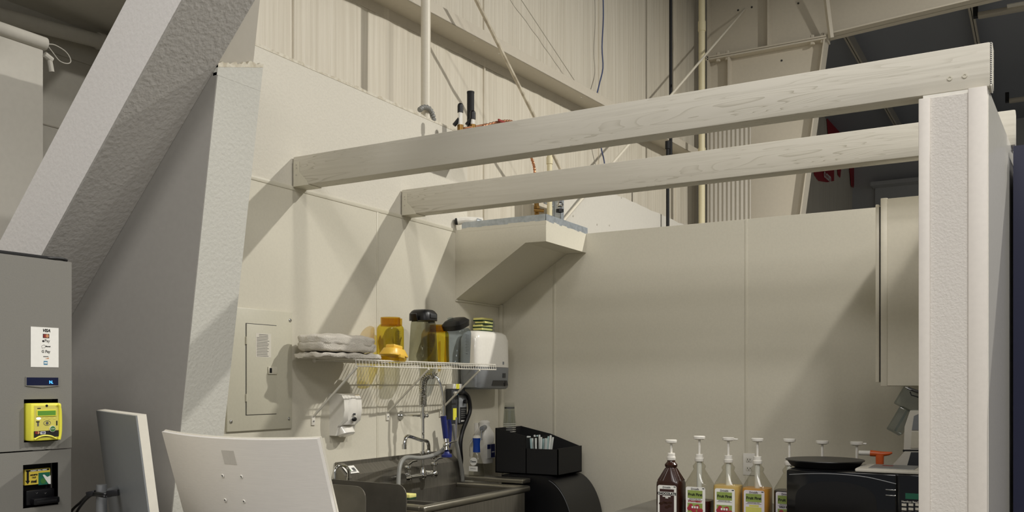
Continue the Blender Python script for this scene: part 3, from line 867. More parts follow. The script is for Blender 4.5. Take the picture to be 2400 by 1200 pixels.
# wire shelf
SY0, SY1, SZ, SXF = 3.41, 4.70, 1.695, -2.828
ws = thing('wire_shelf', 'white wire shelf on diagonal struts across the left wall', 'wire shelf', (XP, (SY0+SY1)/2, 1.41))
for (x, z, r) in ((XP+0.004, SZ, 0.003), (SXF, SZ, 0.003), (SXF+0.004, SZ-0.03, 0.003), ((XP+SXF)/2, SZ-0.004, 0.0028)):
    B().cyl((x, SY0, z), (x, SY1, z), r, 8).build('long_wire', 'wire_white', ws)
wg = B()
n_ = 52
for i in range(n_+1):
    y = SY0 + (SY1-SY0)*i/n_
    wg.tube([(XP+0.002, y, SZ+0.003), (SXF, y, SZ+0.003), (SXF+0.004, y, SZ-0.031)], 0.0019, 5)
o = wg.build('cross_wires', 'wire_white', ws); o['kind'] = 'stuff'
for (yb, zb) in ((3.40, 1.413), (3.99, 1.417), (4.50, 1.42)):
    st = B().tube([(XP+0.006, yb, zb+0.01), (SXF+0.006, yb+0.012, SZ-0.035)], 0.0062, 8).build('strut', 'wire_white', ws)
    B().box(XP, XP+0.006, yb-0.012, yb+0.012, zb-0.035, zb+0.012, 0.001).build('wall_plate', 'wire_white', ws)
    B().cyl((XP+0.005, yb, zb-0.015), (XP+0.0085, yb, zb-0.015), 0.004, 8).build('screw', 'silver', ws)
B().sphere((XP+0.006, SY0-0.006, SZ), 0.011).build('wall_clip', 'wire_white', ws)
ZS = SZ+0.0048

# towels
def soft_box(cx, cy, z0, hx, hy, h, seed, amp=0.006, k=3.6, nx=26, ny=34, nz=6):
    b = B()
    r = bmesh.ops.create_cube(b.bm, size=2.0)
    bmesh.ops.subdivide_edges(b.bm, edges=b.bm.edges[:], cuts=14, use_grid_fill=True)
    for v in b.bm.verts:
        p = v.co.copy()
        ln = (abs(p.x)**k + abs(p.y)**k + abs(p.z)**k)**(1/k)
        p = p/ln
        q = Vector((p.x*hx, p.y*hy, p.z*h/2))
        n = mnoise.noise_vector(q*22 + Vector((seed, 0, 0)))*amp + mnoise.noise_vector(q*60 + Vector((0, seed, 0)))*amp*0.35
        q += n
        q.z = max(q.z, -h/2)
        v.co = Vector((cx, cy, z0+h/2)) + q
    return b
tx = -2.955
ty0, ty1 = onx(752, 820, tx+0.08).y, onx(886, 820, tx+0.08).y
tc_ = (ty0+ty1)/2
tag(soft_box(tx, tc_+0.01, ZS, 0.118, (ty1-ty0)/2+0.015, 0.026, 3, 0.013, 6.0).build('cleaning_cloth', 'towel_cloth', angle=80), 'crumpled off-white cloth lying flat on the shelf under the folded towel', 'cloth')
tw = thing('folded_towel', 'thick folded off-white towel on the left end of the wire shelf', 'towel', (tx, tc_, ZS+0.036))
soft_box(tx, tc_, ZS+0.032, 0.10, (ty1-ty0)/2-0.002, 0.056, 8, 0.008, 5.0).build('lower_fold', 'towel_cloth', tw, angle=80)
soft_box(tx+0.004, tc_-0.006, ZS+0.056, 0.098, (ty1-ty0)/2-0.006, 0.060, 5, 0.009, 4.5).build('upper_fold', 'towel_cloth', tw, angle=80)

# blender jars
def jar(u, label, body, x, w0, w1, h, lidname=None, marks=True, up=True, handle=None, group='blender jars on the wire shelf'):
    p = onx(u, 830, x)
    if x < -3.0: p.y -= 0.012
    t = thing('blender_jar', label, 'blender jar', (x, p.y, ZS), 0, group)
    mt = Matrix.Translation((x, p.y, ZS))
    th = 0.0035
    B().loft([(0.0, w0*0.92, w0*0.92, 3.4), (0.006, w0, w0, 3.4), (h*0.86, w1, w1, 3.4), (h*0.93, w1*0.97, w1*0.97, 3.2), (h, w1*0.84, w1*0.84, 2.6)], 32, mt, caps=(True, False)).build('jar_wall', body, t, angle=60)
    if marks:
        mk = B()
        for i in range(11):
            z = ZS + h*(0.34 + 0.045*i)
            mk.box(x+w1*0.985, x+w1*1.0+0.0006, p.y-0.004-(0.014 if i % 2 else 0.02), p.y-0.002, z, z+0.0012)
            mk.box(x+w1*0.985, x+w1*1.0+0.0006, p.y+0.004, p.y+0.010, z, z+0.0012)
        mk.box(x+w1*0.98, x+w1+0.0006, p.y-0.02, p.y-0.002, ZS+h*0.26, ZS+h*0.26+0.002)
        o = mk.build('measuring_marks', 'ink_black', t, smooth=False); o['kind'] = 'stuff'
    return t, p, mt
JX = -2.93
# yellow jar standing upside down with its threaded collar up
t, p, mt = jar(915, 'yellow see-through blender jar with its threaded collar upward behind the small yellow lid', 'jar_yellow', -2.985, 0.062, 0.062, 0.195)
B().lathe([(0.052, 0.185), (0.052, 0.232), (0.047, 0.232), (0.047, 0.19)], (0, 0, 0), 28, mt).build('threaded_collar', 'jar_amber', t)
B().loft([(0.19, 0.008, 0.008, 3), (0.228, 0.008, 0.008, 3)], 12, mt @ Matrix.Translation((0.03, 0.048, 0))).build('latch_tab', 'jar_amber', t)
# grey jar with black lid
t, p, mt = jar(992, 'smoky clear blender jar wearing a black lid, tallest on the shelf', 'smoke_plastic', JX, 0.070, 0.060, 0.235)
ld = B().loft([(0.225, 0.066, 0.066, 3.6), (0.262, 0.066, 0.066, 3.6), (0.278, 0.055, 0.055, 3.6), (0.285, 0.045, 0.045, 3.6), (0.286, 0.02, 0.02, 3.6)], 32, mt).build('lid', 'black_plastic', t, angle=40)
B().box(-0.02, 0.02, -0.005, 0.005, 0.0, 0.045, 0.003, m=mt @ Matrix.Translation((0.0, -0.076, 0.218)) @ Matrix.Rotation(0.35, 4, 'X')).build('lid_flap', 'black_plastic', ld)
B().box(-0.02, 0.02, -0.005, 0.005, 0.0, 0.045, 0.003, m=mt @ Matrix.Translation((0.0, 0.076, 0.218)) @ Matrix.Rotation(-0.35, 4, 'X')).build('lid_flap', 'black_plastic', ld)
B().box(0.062, 0.071, -0.028, 0.028, 0.238, 0.262, 0.003, m=mt).build('lid_tab', 'dark_grey_plastic', ld)
# clear jar with tilted black lid
t, p, mt = jar(1074, 'clear blender jar with a black lid resting crookedly on top', 'jar_grey', JX, 0.060, 0.066, 0.205)
tl = mt @ Matrix.Translation((-0.005, -0.012, 0.206)) @ Matrix.Rotation(math.radians(19), 4, 'X')
ld = B().loft([(0.0, 0.066, 0.072, 3.2), (0.03, 0.070, 0.078, 3.2), (0.048, 0.052, 0.058, 3.0), (0.053, 0.03, 0.035, 2.6)], 32, tl).build('lid', 'black_plastic', t, angle=40)
B().lathe([(0.017, 0.045), (0.017, 0.066), (0.012, 0.068)], (-0.012, -0.025, 0), 16, tl).build('lid_plug', 'clear_plastic', ld)
# rear row
t, p, mt = jar(1030, 'yellow see-through jar half hidden behind the tallest black-lidded jar', 'jar_yellow', -3.030, 0.054, 0.054, 0.19, marks=False)
B().lathe([(0.05, 0.18), (0.05, 0.222), (0.045, 0.222), (0.045, 0.185)], (0, 0, 0), 28, mt).build('threaded_collar', 'jar_amber', t)
t = thing('plastic_tamper', 'narrow yellow stick upright between the two black-lidded jars', 'tamper', tuple(V(-3.05, onx(1047, 830, -3.05).y, ZS)))
q = WM[t.name].translation
B().loft([(0, 0.014, 0.014, 3), (0.16, 0.009, 0.009, 3)], 14, Matrix.Translation(q)).build('shaft', 'lid_yellow_clear', t)
# yellow lid leaning in front
q = onx(923, 836, -2.862); q.z = ZS
t = thing('jar_lid', 'small amber-yellow jar lid lying on the shelf in front of the yellow jar', 'jar lid', tuple(q))
mt = Matrix.Translation(q)
B().loft([(0, 0.05, 0.066, 3), (0.022, 0.052, 0.07, 3)], 28, mt, caps=(True, False)).build('skirt', 'lid_yellow_clear', t)
mt2 = mt @ Matrix.Translation((0, 0, 0.023)) @ Matrix.Rotation(math.radians(-7), 4, 'X')
B().loft([(0, 0.056, 0.078, 3), (0.006, 0.056, 0.078, 3), (0.036, 0.042, 0.058, 3), (0.038, 0.02, 0.03, 3)], 28, mt2).build('cap', 'lid_yellow', t, angle=40)
B().box(-0.028, 0.028, -0.04, 0.034, 0.034, 0.056, 0.006, m=mt2).build('raised_grip', 'lid_yellow', t)
B().box(0.05, 0.064, -0.028, 0.010, -0.012, 0.006, 0.002, m=mt2).build('front_tab', 'lid_yellow', t)

# paper towel dispenser in the corner
ty0_, ty1_, tz0, tz1 = 4.675, 5.085, 1.548, 1.905
XT = -2.945
td = thing('towel_dispenser', 'large white paper towel dispenser with a grey base in the corner', 'towel dispenser', (XP, (ty0_+ty1_)/2, tz0))
zm = tz0 + 0.135
b = B()
b.loft([(zm+0.002, 0.076, (ty1_-ty0_)/2, 5), (tz1-0.05, 0.074, (ty1_-ty0_)/2-0.004, 5), (tz1-0.015, 0.066, (ty1_-ty0_)/2-0.02, 4.5), (tz1, 0.05, (ty1_-ty0_)/2-0.05, 4)], 44, Matrix.Translation((XP+0.076, (ty0_+ty1_)/2, 0)))
b.build('upper_cover', 'white_gloss', td, angle=50)
b = B()
b.loft([(tz0, 0.060, (ty1_-ty0_)/2-0.02, 5), (tz0+0.012, 0.072, (ty1_-ty0_)/2-0.004, 5), (zm, 0.076, (ty1_-ty0_)/2, 5)], 44, Matrix.Translation((XP+0.076, (ty0_+ty1_)/2, 0)))
lo = b.build('lower_cover', 'grey_plastic', td, angle=50)
ym = (ty0_+ty1_)/2 + 0.06
B().loft([(0, 0.004, 0.10, 4), (0.032, 0.004, 0.085, 4)], 24, Matrix.Translation((XP+0.150, ym, tz0+0.022))).build('paper_slot', 'machine_recess', lo)
B().sphere((XP+0.152, ym+0.055, tz0+0.036), 0.018, 0.35, 1, 1).build('feed_knob', 'black_plastic', lo)
B().box(XP+0.151, XP+0.1535, ym+0.03, ym+0.065, tz0+0.072, tz0+0.10).build('window', 'dark_grey_plastic', lo)
B().box(XP+0.150, XP+0.1535, ym+0.03, ym+0.045, zm+0.02, zm+0.038).build('badge', 'grey_plastic', td)

# pack of sponges on top of it
sx_, sy_ = XT-0.07, onx(1133, 768, XT-0.07).y
sp = thing('sponge_pack', 'wrapped stack of yellow and green scouring sponges on the towel dispenser', 'sponges', (sx_, sy_, tz1))
rr = random.Random(4)
for i in range(4):
    z = tz1 + 0.001 + i*0.021
    a = rr.uniform(-0.12, 0.12)
    mt = Matrix.Translation((sx_ + rr.uniform(-.004, .004), sy_ + rr.uniform(-.008, .008), z)) @ Matrix.Rotation(a, 4, 'Z')
    so = B().box(-0.035, 0.035, -0.058, 0.058, 0.007, 0.0205, 0.003, m=mt).build('sponge', 'sponge_yellow', sp)
    B().box(-0.0355, 0.0355, -0.0585, 0.0585, 0, 0.008, 0.002, m=mt).build('scouring_pad', 'sponge_green', so)
fb = B()
r = bmesh.ops.create_grid(fb.bm, x_segments=12, y_segments=14, size=1)
for v in fb.bm.verts:
    x, y = v.co.x, v.co.y
    a = x*PI*0.5
    v.co = Vector((sx_ + 0.041 + 0.004*mnoise.noise(Vector((x*5, y*5, 1))), sy_ + y*0.068, tz1+0.035 + x*0.034)) + mnoise.noise_vector(Vector((x*4, y*6, 2)))*0.006
fb.build('film_wrap', 'clear_plastic', sp, angle=10)

# ================================================================== SINKS
SKX0, SKX1, SKY0, SKY1, RZ = XP+0.004, -2.53, 3.56, 4.60, 1.0
sk = thing('prep_sink', 'stainless steel prep sink with backsplash on the left wall', 'sink', ((SKX0+SKX1)/2, (SKY0+SKY1)/2, 0))
b = B()
b.prism([(SKX0, RZ-0.02), (SKX0+0.075, RZ-0.02), (SKX0+0.062, RZ+0.12), (SKX0+0.012, RZ+0.165), (SKX0+0.012, RZ+0.185), (SKX0, RZ+0.185)], SKY0-0.0, SKY1, 'XZ')
b.build('backsplash', 'stainless', sk, smooth=False)
# rim with rolled front edge
def rim(x0, x1, y0, y1, name, m):
    return B().box(x0, x1, y0, y1, RZ-0.035, RZ, 0.012, seg=3).build(name, m, sk)
rim(SKX1-0.045, SKX1, SKY0, SKY1, 'front_rim', 'stainless_edge')
rim(SKX0+0.07, SKX1-0.03, SKY0, SKY0+0.05, 'side_rim', 'stainless_edge')
rim(SKX0+0.07, SKX1-0.03, SKY1-0.05, SKY1, 'side_rim', 'stainless_edge')
b = B()
for (x0, x1, y0, y1, z0, z1) in ((SKX0+0.07, SKX1-0.045, SKY0+0.05, SKY1-0.05, RZ-0.28, RZ-0.27), (SKX0+0.07, SKX0+0.075, SKY0+0.05, SKY1-0.05, RZ-0.27, RZ-0.01), (SKX1-0.05, SKX1-0.045, SKY0+0.05, SKY1-0.05, RZ-0.27, RZ-0.03),
                               (SKX0+0.07, SKX1-0.045, SKY0+0.045, SKY0+0.05, RZ-0.27, RZ-0.03), (SKX0+0.07, SKX1-0.045, SKY1-0.05, SKY1-0.045, RZ-0.27, RZ-0.03), (SKX0+0.07, SKX1-0.045, 4.07, 4.11, RZ-0.27, RZ-0.06)):
    b.box(x0, x1, y0, y1, z0, z1)
b.build('bowl', 'stainless', sk, smooth=False)
B().box(SKX1-0.06, SKX1-0.008, SKY0+0.04, SKY1-0.06, RZ-0.30, RZ-0.036).build('apron', 'stainless', sk, smooth=False)
for (x, y) in ((SKX1-0.06, SKY0+0.15), (SKX1-0.06, SKY1-0.15), (SKX0+0.1, SKY0+0.15), (SKX0+0.1, SKY1-0.15)):
    B().cyl((x, y, 0), (x, y, RZ-0.285), 0.02, 12).build('leg', 'stainless_edge', sk)
# little notice on the backsplash
a = onx(833, 1094, SKX0+0.03)
lb = B().box(-0.026, 0.026, -0.045, 0.045, 0, 0.001, m=frame((SKX0+0.042, SKY0+0.07, RZ+0.144), (1, 0, -0.9))).build('paper_label', 'sticker_white', sk, smooth=False)
mm = frame((SKX0+0.042, SKY0+0.07, RZ+0.1455), (1, 0, -0.9))
for i, (x0, x1, y0, y1) in enumerate(((-0.012, 0.010, -0.02, -0.004), (-0.010, 0.012, 0.012, 0.034), (0.014, 0.018, -0.03, 0.03))):
    B().box(x0, x1, y0, y1, 0, 0.0006, m=mm).build('print_patch', 'ink_green' if i == 0 else 'ink_grey', sk, smooth=False)

# sponge on the sink's near rim
q = onz(952, 1168, RZ+0.005)
t = thing('dish_sponge', 'single yellow sponge on the near corner of the prep sink', 'sponge', (q.x, q.y, RZ))
B().box(q.x-0.035, q.x+0.035, q.y-0.02, q.y+0.04, RZ+0.010, RZ+0.028, 0.003).build('foam', 'sponge_yellow', t)
B().box(q.x-0.035, q.x+0.035, q.y-0.02, q.y+0.04, RZ+0.001, RZ+0.010, 0.002).build('scouring_pad', 'sponge_green', t)

# hand sink with two splash guards
HY0, HY1 = 3.12, 3.40
hs = thing('hand_sink', 'small stainless hand sink between two upright splash guards', 'hand sink', (SKX0+0.27, (HY0+HY1)/2, 0.7))
def guard(y, ztop, x1):
    pts = [(SKX0, 0.80), (x1, 0.80), (x1, ztop-0.05)]
    for i in range(7):
        a = (PI/2)*i/6
        pts.append((x1-0.05+0.05*math.cos(a), ztop-0.05+0.05*math.sin(a)))
    pts.append((SKX0, ztop+0.004))
    return B().prism(pts, y, y+0.006, 'XZ').build('splash_guard', 'stainless', hs, smooth=False)
guard(HY1-0.006, 1.118, SKX1+0.01)
guard(HY0, 1.135, SKX1-0.005)
B().box(SKX0, SKX1-0.04, HY0+0.006, HY1-0.006, 0.78, 0.80).box(SKX0, SKX0+0.01, HY0+0.006, HY1-0.006, 0.8, 1.13).box(SKX1-0.05, SKX1-0.04, HY0+0.006, HY1-0.006, 0.8, 0.92).build('basin', 'stainless', hs, smooth=False)
gq = onx(782, 1140, -3.0)
zt_ = onx(800, 1094, -2.98).z
gy = 3.30
gp = [(-3.045, gy, 0.95), (-3.045, gy, zt_-0.045)] + [(-3.045+0.035*(1-math.cos(a)), gy, zt_-0.04+0.04*math.sin(a)) for a in [PI*i/10 for i in range(11)]] + [(-2.975, gy, zt_-0.075)]
a0 = onx(783, 1140, -3.0)
k0, k1 = onx(784, 1110, -2.97), onx(818, 1110, -2.97)
gp = [k0 + V(0, 0, -0.16), k0] + [k0.lerp(k1, (1-math.cos(a))/2) + V(0, 0, 0.042*math.sin(a)) for a in [PI*i/10 for i in range(1, 11)]] + [k1 + V(0, 0, -0.035)]
fa = thing('gooseneck_faucet', 'small chrome gooseneck faucet over the hand sink', 'faucet', tuple(k0 + V(0, 0, -0.16)))
B().tube(gp, 0.0085, 12).build('spout', 'chrome', fa)
B().cyl(k1 + V(0, 0, -0.052), k1 + V(0, 0, -0.018), 0.0115, 14).build('aerator', 'chrome', fa)
B().cyl(k0 + V(0, 0, -0.17), k0 + V(0, 0, -0.15), 0.018, 14).build('base', 'chrome', fa)

# pre-rinse faucet
FX = -2.955
def fp(u, v, x=FX): return onx(u, v, x)
ft = thing('prerinse_faucet', 'chrome pre-rinse spray faucet with a spring hose and blue handle over the prep sink', 'faucet', tuple(fp(991, 1124)))
rb, rt = fp(991, 1122), fp(991, 945)
rt = V(rb.x, rb.y, rt.z)
B().cyl(rb, rt, 0.0085, 14).build('riser', 'chrome', ft)
bl, brr = fp(948, 1118), fp(1022, 1112)
zf = (bl.z+brr.z)/2
bl.z = brr.z = zf
mx_ = B().cyl(bl, brr, 0.0115, 14).build('mixer_bar', 'chrome', ft)
for (y, nm) in ((bl.y+0.03, 0), (brr.y-0.02, 1)):
    hb = B().sphere((FX, y, zf), 0.024).cyl((FX-0.10, y, zf), (FX, y, zf), 0.017, 14).cyl((FX, y, zf), (FX, y, zf+0.05), 0.014, 12).build('valve', 'chrome', ft)
    B().lathe([(0.019, 0), (0.021, 0.006), (0.019, 0.016), (0.009, 0.02)], (FX, y, zf+0.045), 16).build('handle_cap', 'chrome', hb)
    B().tube([(FX, y, zf+0.066), (FX+0.012, y+0.03, zf+0.085), (FX+0.02, y+0.055, zf+0.088)], 0.0055, 8).build('lever', 'chrome', hb)
B().cyl((FX, bl.y-0.015, zf), (FX, bl.y+0.02, zf), 0.026, 16).build('end_fitting', 'chrome', ft)
B().lathe([(0.02, -0.012), (0.023, 0), (0.019, 0.02), (0.013, 0.035), (0.012, 0.045)], (rb.x, rb.y, zf), 16).build('riser_base', 'chrome', ft)
# add-on spout
so_ = [fp(1005, 1060, FX+0.03), fp(1004, 1042, FX+0.05), fp(1000, 1034, FX+0.07), fp(985, 1031, FX+0.10), fp(960, 1023, FX+0.17), fp(952, 1025, FX+0.185), fp(949, 1034, FX+0.19), fp(947, 1046, FX+0.19)]
B().tube(catmull(so_, 6), 0.0095, 12).build('spout', 'chrome', ft)
e_ = so_[-1]; B().cyl(e_ + V(0, 0, -0.014), e_ + V(0, 0, 0.010), 0.0125, 14).build('aerator', 'chrome', ft)
B().cyl(fp(991, 1066), fp(1022, 1068, FX+0.02), 0.013, 14).sphere(fp(1003, 1060, FX+0.03), 0.019).sphere(fp(1014, 1070, FX+0.03), 0.016).build('spout_valve', 'chrome', ft)
B().cyl(fp(991, 1066) + V(0, 0, -.02), fp(991, 1066) + V(0, 0, .02), 0.017, 14).build('tee', 'chrome', ft)
# wall bracket, hook
wbk = fp(951, 973, XP+0.01); r1 = V(rb.x, rb.y, wbk.z)
B().tube([V(XP+0.004, r1.y-0.03, r1.z), V(XP+0.05, r1.y-0.03, r1.z), r1], 0.007, 10).build('bracket_arm', 'chrome', ft)
B().cyl(V(XP, r1.y-0.03, r1.z), V(XP+0.008, r1.y-0.03, r1.z), 0.026, 16).build('bracket_flange', 'chrome', ft)
B().cyl(r1 + V(0, 0, -.015), r1 + V(0, 0, .015), 0.014, 14).sphere(r1 + V(0.02, 0.01, 0), 0.011).build('bracket_clamp', 'chrome', ft)
hz = fp(991, 1016).z
B().tube(catmull([V(rb.x, rb.y, hz), V(rb.x+0.02, rb.y-0.02, hz), V(rb.x+0.03, rb.y-0.045, hz-0.002), V(rb.x+0.035, rb.y-0.055, hz+0.01)], 5), 0.004, 8).build('hook_ring', 'chrome', ft)
# hose path: up, over, down
path = [V(rb.x, rb.y, rt.z-0.02), V(rb.x, rb.y, rt.z+0.05), fp(991, 905, FX+0.01), fp(996, 886, FX+0.03), fp(1010, 879, FX+0.06), fp(1024, 886, FX+0.09), fp(1033, 905, FX+0.11), fp(1038, 930, FX+0.12), fp(1040, 955, FX+0.12), fp(1040, 975, FX+0.12)]
hp = catmull(path, 10)
B().tube(hp, 0.0085, 12).build('hose', 'chrome', ft)
def helix(pts, R, r, turns, seg=6):
    acc = [0]
    for a, b_ in zip(pts, pts[1:]): acc.append(acc[-1] + (b_-a).length)
    n = turns*12
    out = []
    for i in range(n+1):
        s_ = acc[-1]*i/n
        j = max(k for k in range(len(acc)) if acc[k] <= s_+1e-9); j = min(j, len(pts)-2)
        f = (s_-acc[j])/max(1e-9, acc[j+1]-acc[j])
        c_ = pts[j].lerp(pts[j+1], f); tdir = (pts[j+1]-pts[j]).normalized()
        n1 = tdir.cross(V(0.8, 0.6, 0.01)).normalized(); n2 = tdir.cross(n1)
        a = 2*PI*turns*i/n
        out.append(c_ + (n1*math.cos(a) + n2*math.sin(a))*R)
    return out
B().tube(helix(hp[4:48], 0.0195, 0, 20), 0.0034, 6).build('spring', 'chrome', ft)
B().tube(helix(hp[0:10], 0.0195, 0, 9), 0.0034, 6).build('spring_base', 'chrome', ft)
h0, h1 = fp(1039, 975, FX+0.12), fp(1045, 1030, FX+0.12)
B().cyl(h0 + V(0, 0, 0.05), h0, 0.011, 14).build('ferrule', 'chrome', ft)
B().cyl(h0, h1, 0.0165, 16, 0.0145).build('blue_grip', 'blue_rubber', ft)
s0, s1 = h1, fp(1047, 1056, FX+0.14)
B().cyl(s0, s1, 0.017, 16, 0.012).sphere(s0.lerp(s1, 0.5), 0.02).build('spray_valve', 'chrome', ft)
B().tube([s0.lerp(s1, 0.4), s0 + V(0.035, 0.05, -0.01), s0 + V(0.03, 0.06, 0.12)], 0.005, 8).build('squeeze_lever', 'chrome', ft)
B().lathe([(0.014, 0.03), (0.018, 0.02), (0.029, 0.012), (0.029, 0), (0.02, -0.002)], s1 + V(0, 0, -0.035), 20).build('spray_head', 'blue_rubber', ft)
# soft hoses
hpnts = [fp(u, v, FX+dx) for u, v, dx in ((1042, 1050, 0.10), (1030, 1060, 0.09), (1012, 1068, 0.07), (985, 1073, 0.05), (955, 1072, 0.05), (942, 1080, 0.06), (936, 1098, 0.07), (934, 1125, 0.08), (934, 1150, 0.09))]
tag(B().tube(catmull(hpnts, 6), 0.0115, 10).build('drain_hose', 'grey_hose'), 'grey rubber hose draped over the faucet into the sink', 'hose')

# chemical dispenser
t = thing('chemical_dispenser', 'narrow grey chemical dispenser with black and yellow labels on the left wall', 'chemical dispenser', tuple(wl_(1066, 995)))
ca, cb = onx(1044, 996, XP), onx(1076, 912, XP)
B().box(XP, XP+0.045, ca.y, cb.y, ca.z, cb.z, 0.004).build('housing', 'dark_grey_plastic', t)
B().box(XP+0.045, XP+0.055, ca.y+0.065, cb.y+0.004, ca.z+0.01, cb.z-0.02, 0.003).build('front_cover', 'grey_plastic', t)
B().box(XP+0.055, XP+0.057, ca.y+0.075, cb.y-0.002, ca.z+0.012, ca.z+0.105).build('black_label', 'black_matt', t, smooth=False)
for i in range(5):
    B().box(XP+0.057, XP+0.0575, ca.y+0.083, cb.y-0.01-0.01*(i % 2), ca.z+0.04+i*0.012, ca.z+0.045+i*0.012).build('print_line', 'ink_grey', t, smooth=False)
B().box(XP+0.057, XP+0.0575, ca.y+0.083, cb.y-0.012, ca.z+0.018, ca.z+0.026).build('print_line', 'sticker_white', t, smooth=False)
B().box(XP+0.045, XP+0.047, ca.y+0.012, ca.y+0.05, ca.z+0.03, ca.z+0.10).build('yellow_label', 'yellow_plastic', t, smooth=False)
B().box(XP+0.045, XP+0.05, ca.y+0.045, ca.y+0.10, cb.z-0.035, cb.z-0.014).build('blue_label', 'ink_blue', t, smooth=False)
B().cyl((XP+0.045, ca.y+0.03, cb.z-0.025), (XP+0.058, ca.y+0.03, cb.z-0.025), 0.012, 14).build('dial', 'white_plastic', t)
B().box(XP, XP+0.05, ca.y+0.005, ca.y+0.11, cb.z+0.002, cb.z+0.032, 0.002).build('top_label_block', 'white_plastic', t)
B().box(XP+0.05, XP+0.0508, ca.y+0.04, ca.y+0.075, cb.z+0.002, cb.z+0.032).build('yellow_label', 'yellow_plastic', t, smooth=False)
B().cyl((XP+0.05, cb.y-0.03, cb.z-0.075), (XP+0.075, cb.y-0.03, cb.z-0.075), 0.012, 10).build('selector_knob', 'black_plastic', t)
bh = catmull([onx(u, v, XP+0.07) for u, v in ((1078, 922), (1086, 920), (1096, 928), (1101, 945), (1101, 965), (1094, 985), (1085, 1008), (1080, 1030), (1079, 1050), (1081, 1075), (1080, 1090))], 6)
tag(B().tube(bh, 0.0125, 10).build('black_hose', 'black_plastic'), 'thick black hose curving down from the chemical dispenser', 'hose')
gh = catmull([onx(u, v, XP+0.09) for u, v in ((1062, 995), (1066, 1020), (1074, 1060), (1082, 1100), (1085, 1130), (1087, 1158))], 6)
tag(B().tube(gh, 0.0125, 10).build('grey_hose', 'grey_hose'), 'straight grey hose hanging from the dispenser into the sink', 'hose')
bt = catmull([onx(u, v, XP+0.08) for u, v in ((1052, 984), (1054, 1005), (1053, 1030), (1050, 1048))], 6)
tag(B().tube(bt, 0.013, 12).build('blue_tube', 'blue_rubber'), 'short dark blue tube hanging below the yellow dispenser label', 'tube')

# ================================================================== CORNER ITEMS
# low black bin with rounded roll-top beside the sink
q = ony(1290, 1118, 4.85)
BZ = 1.58 - (1116-900)*5.4/2150
BX0, BX1 = ony(1198, 1118, 4.80).x, ony(1357, 1200, 4.80).x
bn_ = thing('black_bin', 'black bin with a rounded roll-top lid in the corner beside the sink', 'bin', ((BX0+BX1)/2, 4.9, 0))
pts = [(BX0-0.02, 0.55), (BX1, 0.55), (BX1, 0.72)]
n_ = 14
rx, rz_ = 0.20, BZ-0.70
for i in range(n_+1):
    a = (PI/2)*i/n_
    pts.append((BX1-rx+rx*math.cos(a), 0.70+rz_*math.sin(a)))
pts.append((BX0-0.02, BZ))
B().prism(pts, 4.72, 5.14, 'XZ').build('lid', 'black_plastic', bn_, angle=25)
B().box(BX0-0.02, BX1-0.004, 4.725, 5.135, 0, 0.55, 0.01).build('body', 'black_matt', bn_)
gp = []
for i in range(4, 13):
    a = (PI/2)*i/n_
    gp.append((BX1-rx+(rx+0.002)*math.cos(a), 0.70+(rz_+0.002)*math.sin(a)))
B().tube([(x, 4.719, z-0.012) for x, z in gp], 0.003, 6).build('lid_groove', 'dark_grey_plastic', bn_)
# organiser with straws and cups
OX0, OX1 = ony(1161, 1060, 4.92).x, ony(1308, 1060, 4.86).x
oz = BZ + 0.002
OYF, OYB = 4.80, 5.12
def pz_(v, y=OYF): return 1.58 - (v-900)*(y/ (0.866+0.5*0.0))/2150
d_or = ony(1161, 1003, OYF); d2 = ony(1232, 1022, OYF); d3 = ony(1232, 1055, OYF); d4 = ony(1308, 1050, OYF)
og = thing('cup_organizer', 'black open-top organizer box on the bin holding cups and straws', 'organizer', ((OX0+OX1)/2, 4.95, oz))
OX0 = d_or.x; OX1 = d4.x; XM = d2.x
ztop_l, ztop_m, ztop_r = d_or.z, d2.z, (d3.z+d4.z)/2
b = B()
b.prism([(OX0, oz), (OX1, oz), (OX1, ztop_r), (XM, ztop_r), (XM-0.004, ztop_m), (OX0, ztop_l)], OYF, OYF+0.006, 'XZ')
b.build('front_panel', 'black_matt', og, smooth=False)
B().prism([(OX0, oz), (OX1, oz), (OX1, ztop_r), (XM, ztop_m), (OX0, ztop_l)], OYB-0.006, OYB, 'XZ').build('rear_panel', 'black_matt', og, smooth=False)
for (x, zt) in ((OX0, ztop_l), (XM, ztop_m-0.01), (OX1-0.006, ztop_r+0.006)):
    B().box(x, x+0.006, OYF, OYB, oz, zt).build('divider', 'black_matt', og, smooth=False)
B().box(OX0, OX1, OYF, OYB, oz, oz+0.006).build('base', 'black_matt', og, smooth=False)
# cup stack
cs = ony(1194, 1018, 4.96)
zc0 = oz+0.007
zc1 = ony(1194, 944, 4.96).z
grp = 'nested clear cups in the black organizer'
rc = 0.040
n_c = 5
ch = 0.13
for i in range(n_c):
    z = zc1 - ch - (n_c-1-i)*0.0125
    if i == 0: pass
    o = B().loft([(z, rc, rc, 2), (z+ch*0.995, rc*0.76, rc*0.76, 2), (z+ch, rc*0.74, rc*0.74, 2)], 24, Matrix.Translation((cs.x, cs.y, 0)), caps=(False, True)).build('clear_cup', 'cup_clear')
    tag(o, 'clear plastic cup in the inverted stack rising from the black organizer', 'cup', grp)
    B().tube([(cs.x+rc*math.cos(a), cs.y+rc*math.sin(a), z) for a in [2*PI*j/24 for j in range(24)]], 0.0016, 6, closed=True).build('rim', 'white_gloss', o)
    B().lathe([(rc*0.80, z+ch*0.72), (rc*0.79, z+ch*0.80)], (cs.x, cs.y, 0), 20).build('printed_band', 'ink_grey', o) if i == n_c-1 else None
st_ = B().lathe([(0.036, 0), (0.036, zc1-ch-(n_c-1)*0.0125-zc0-0.001)], (cs.x, cs.y, zc0), 20).build('cup_sleeve', 'black_matt', og)
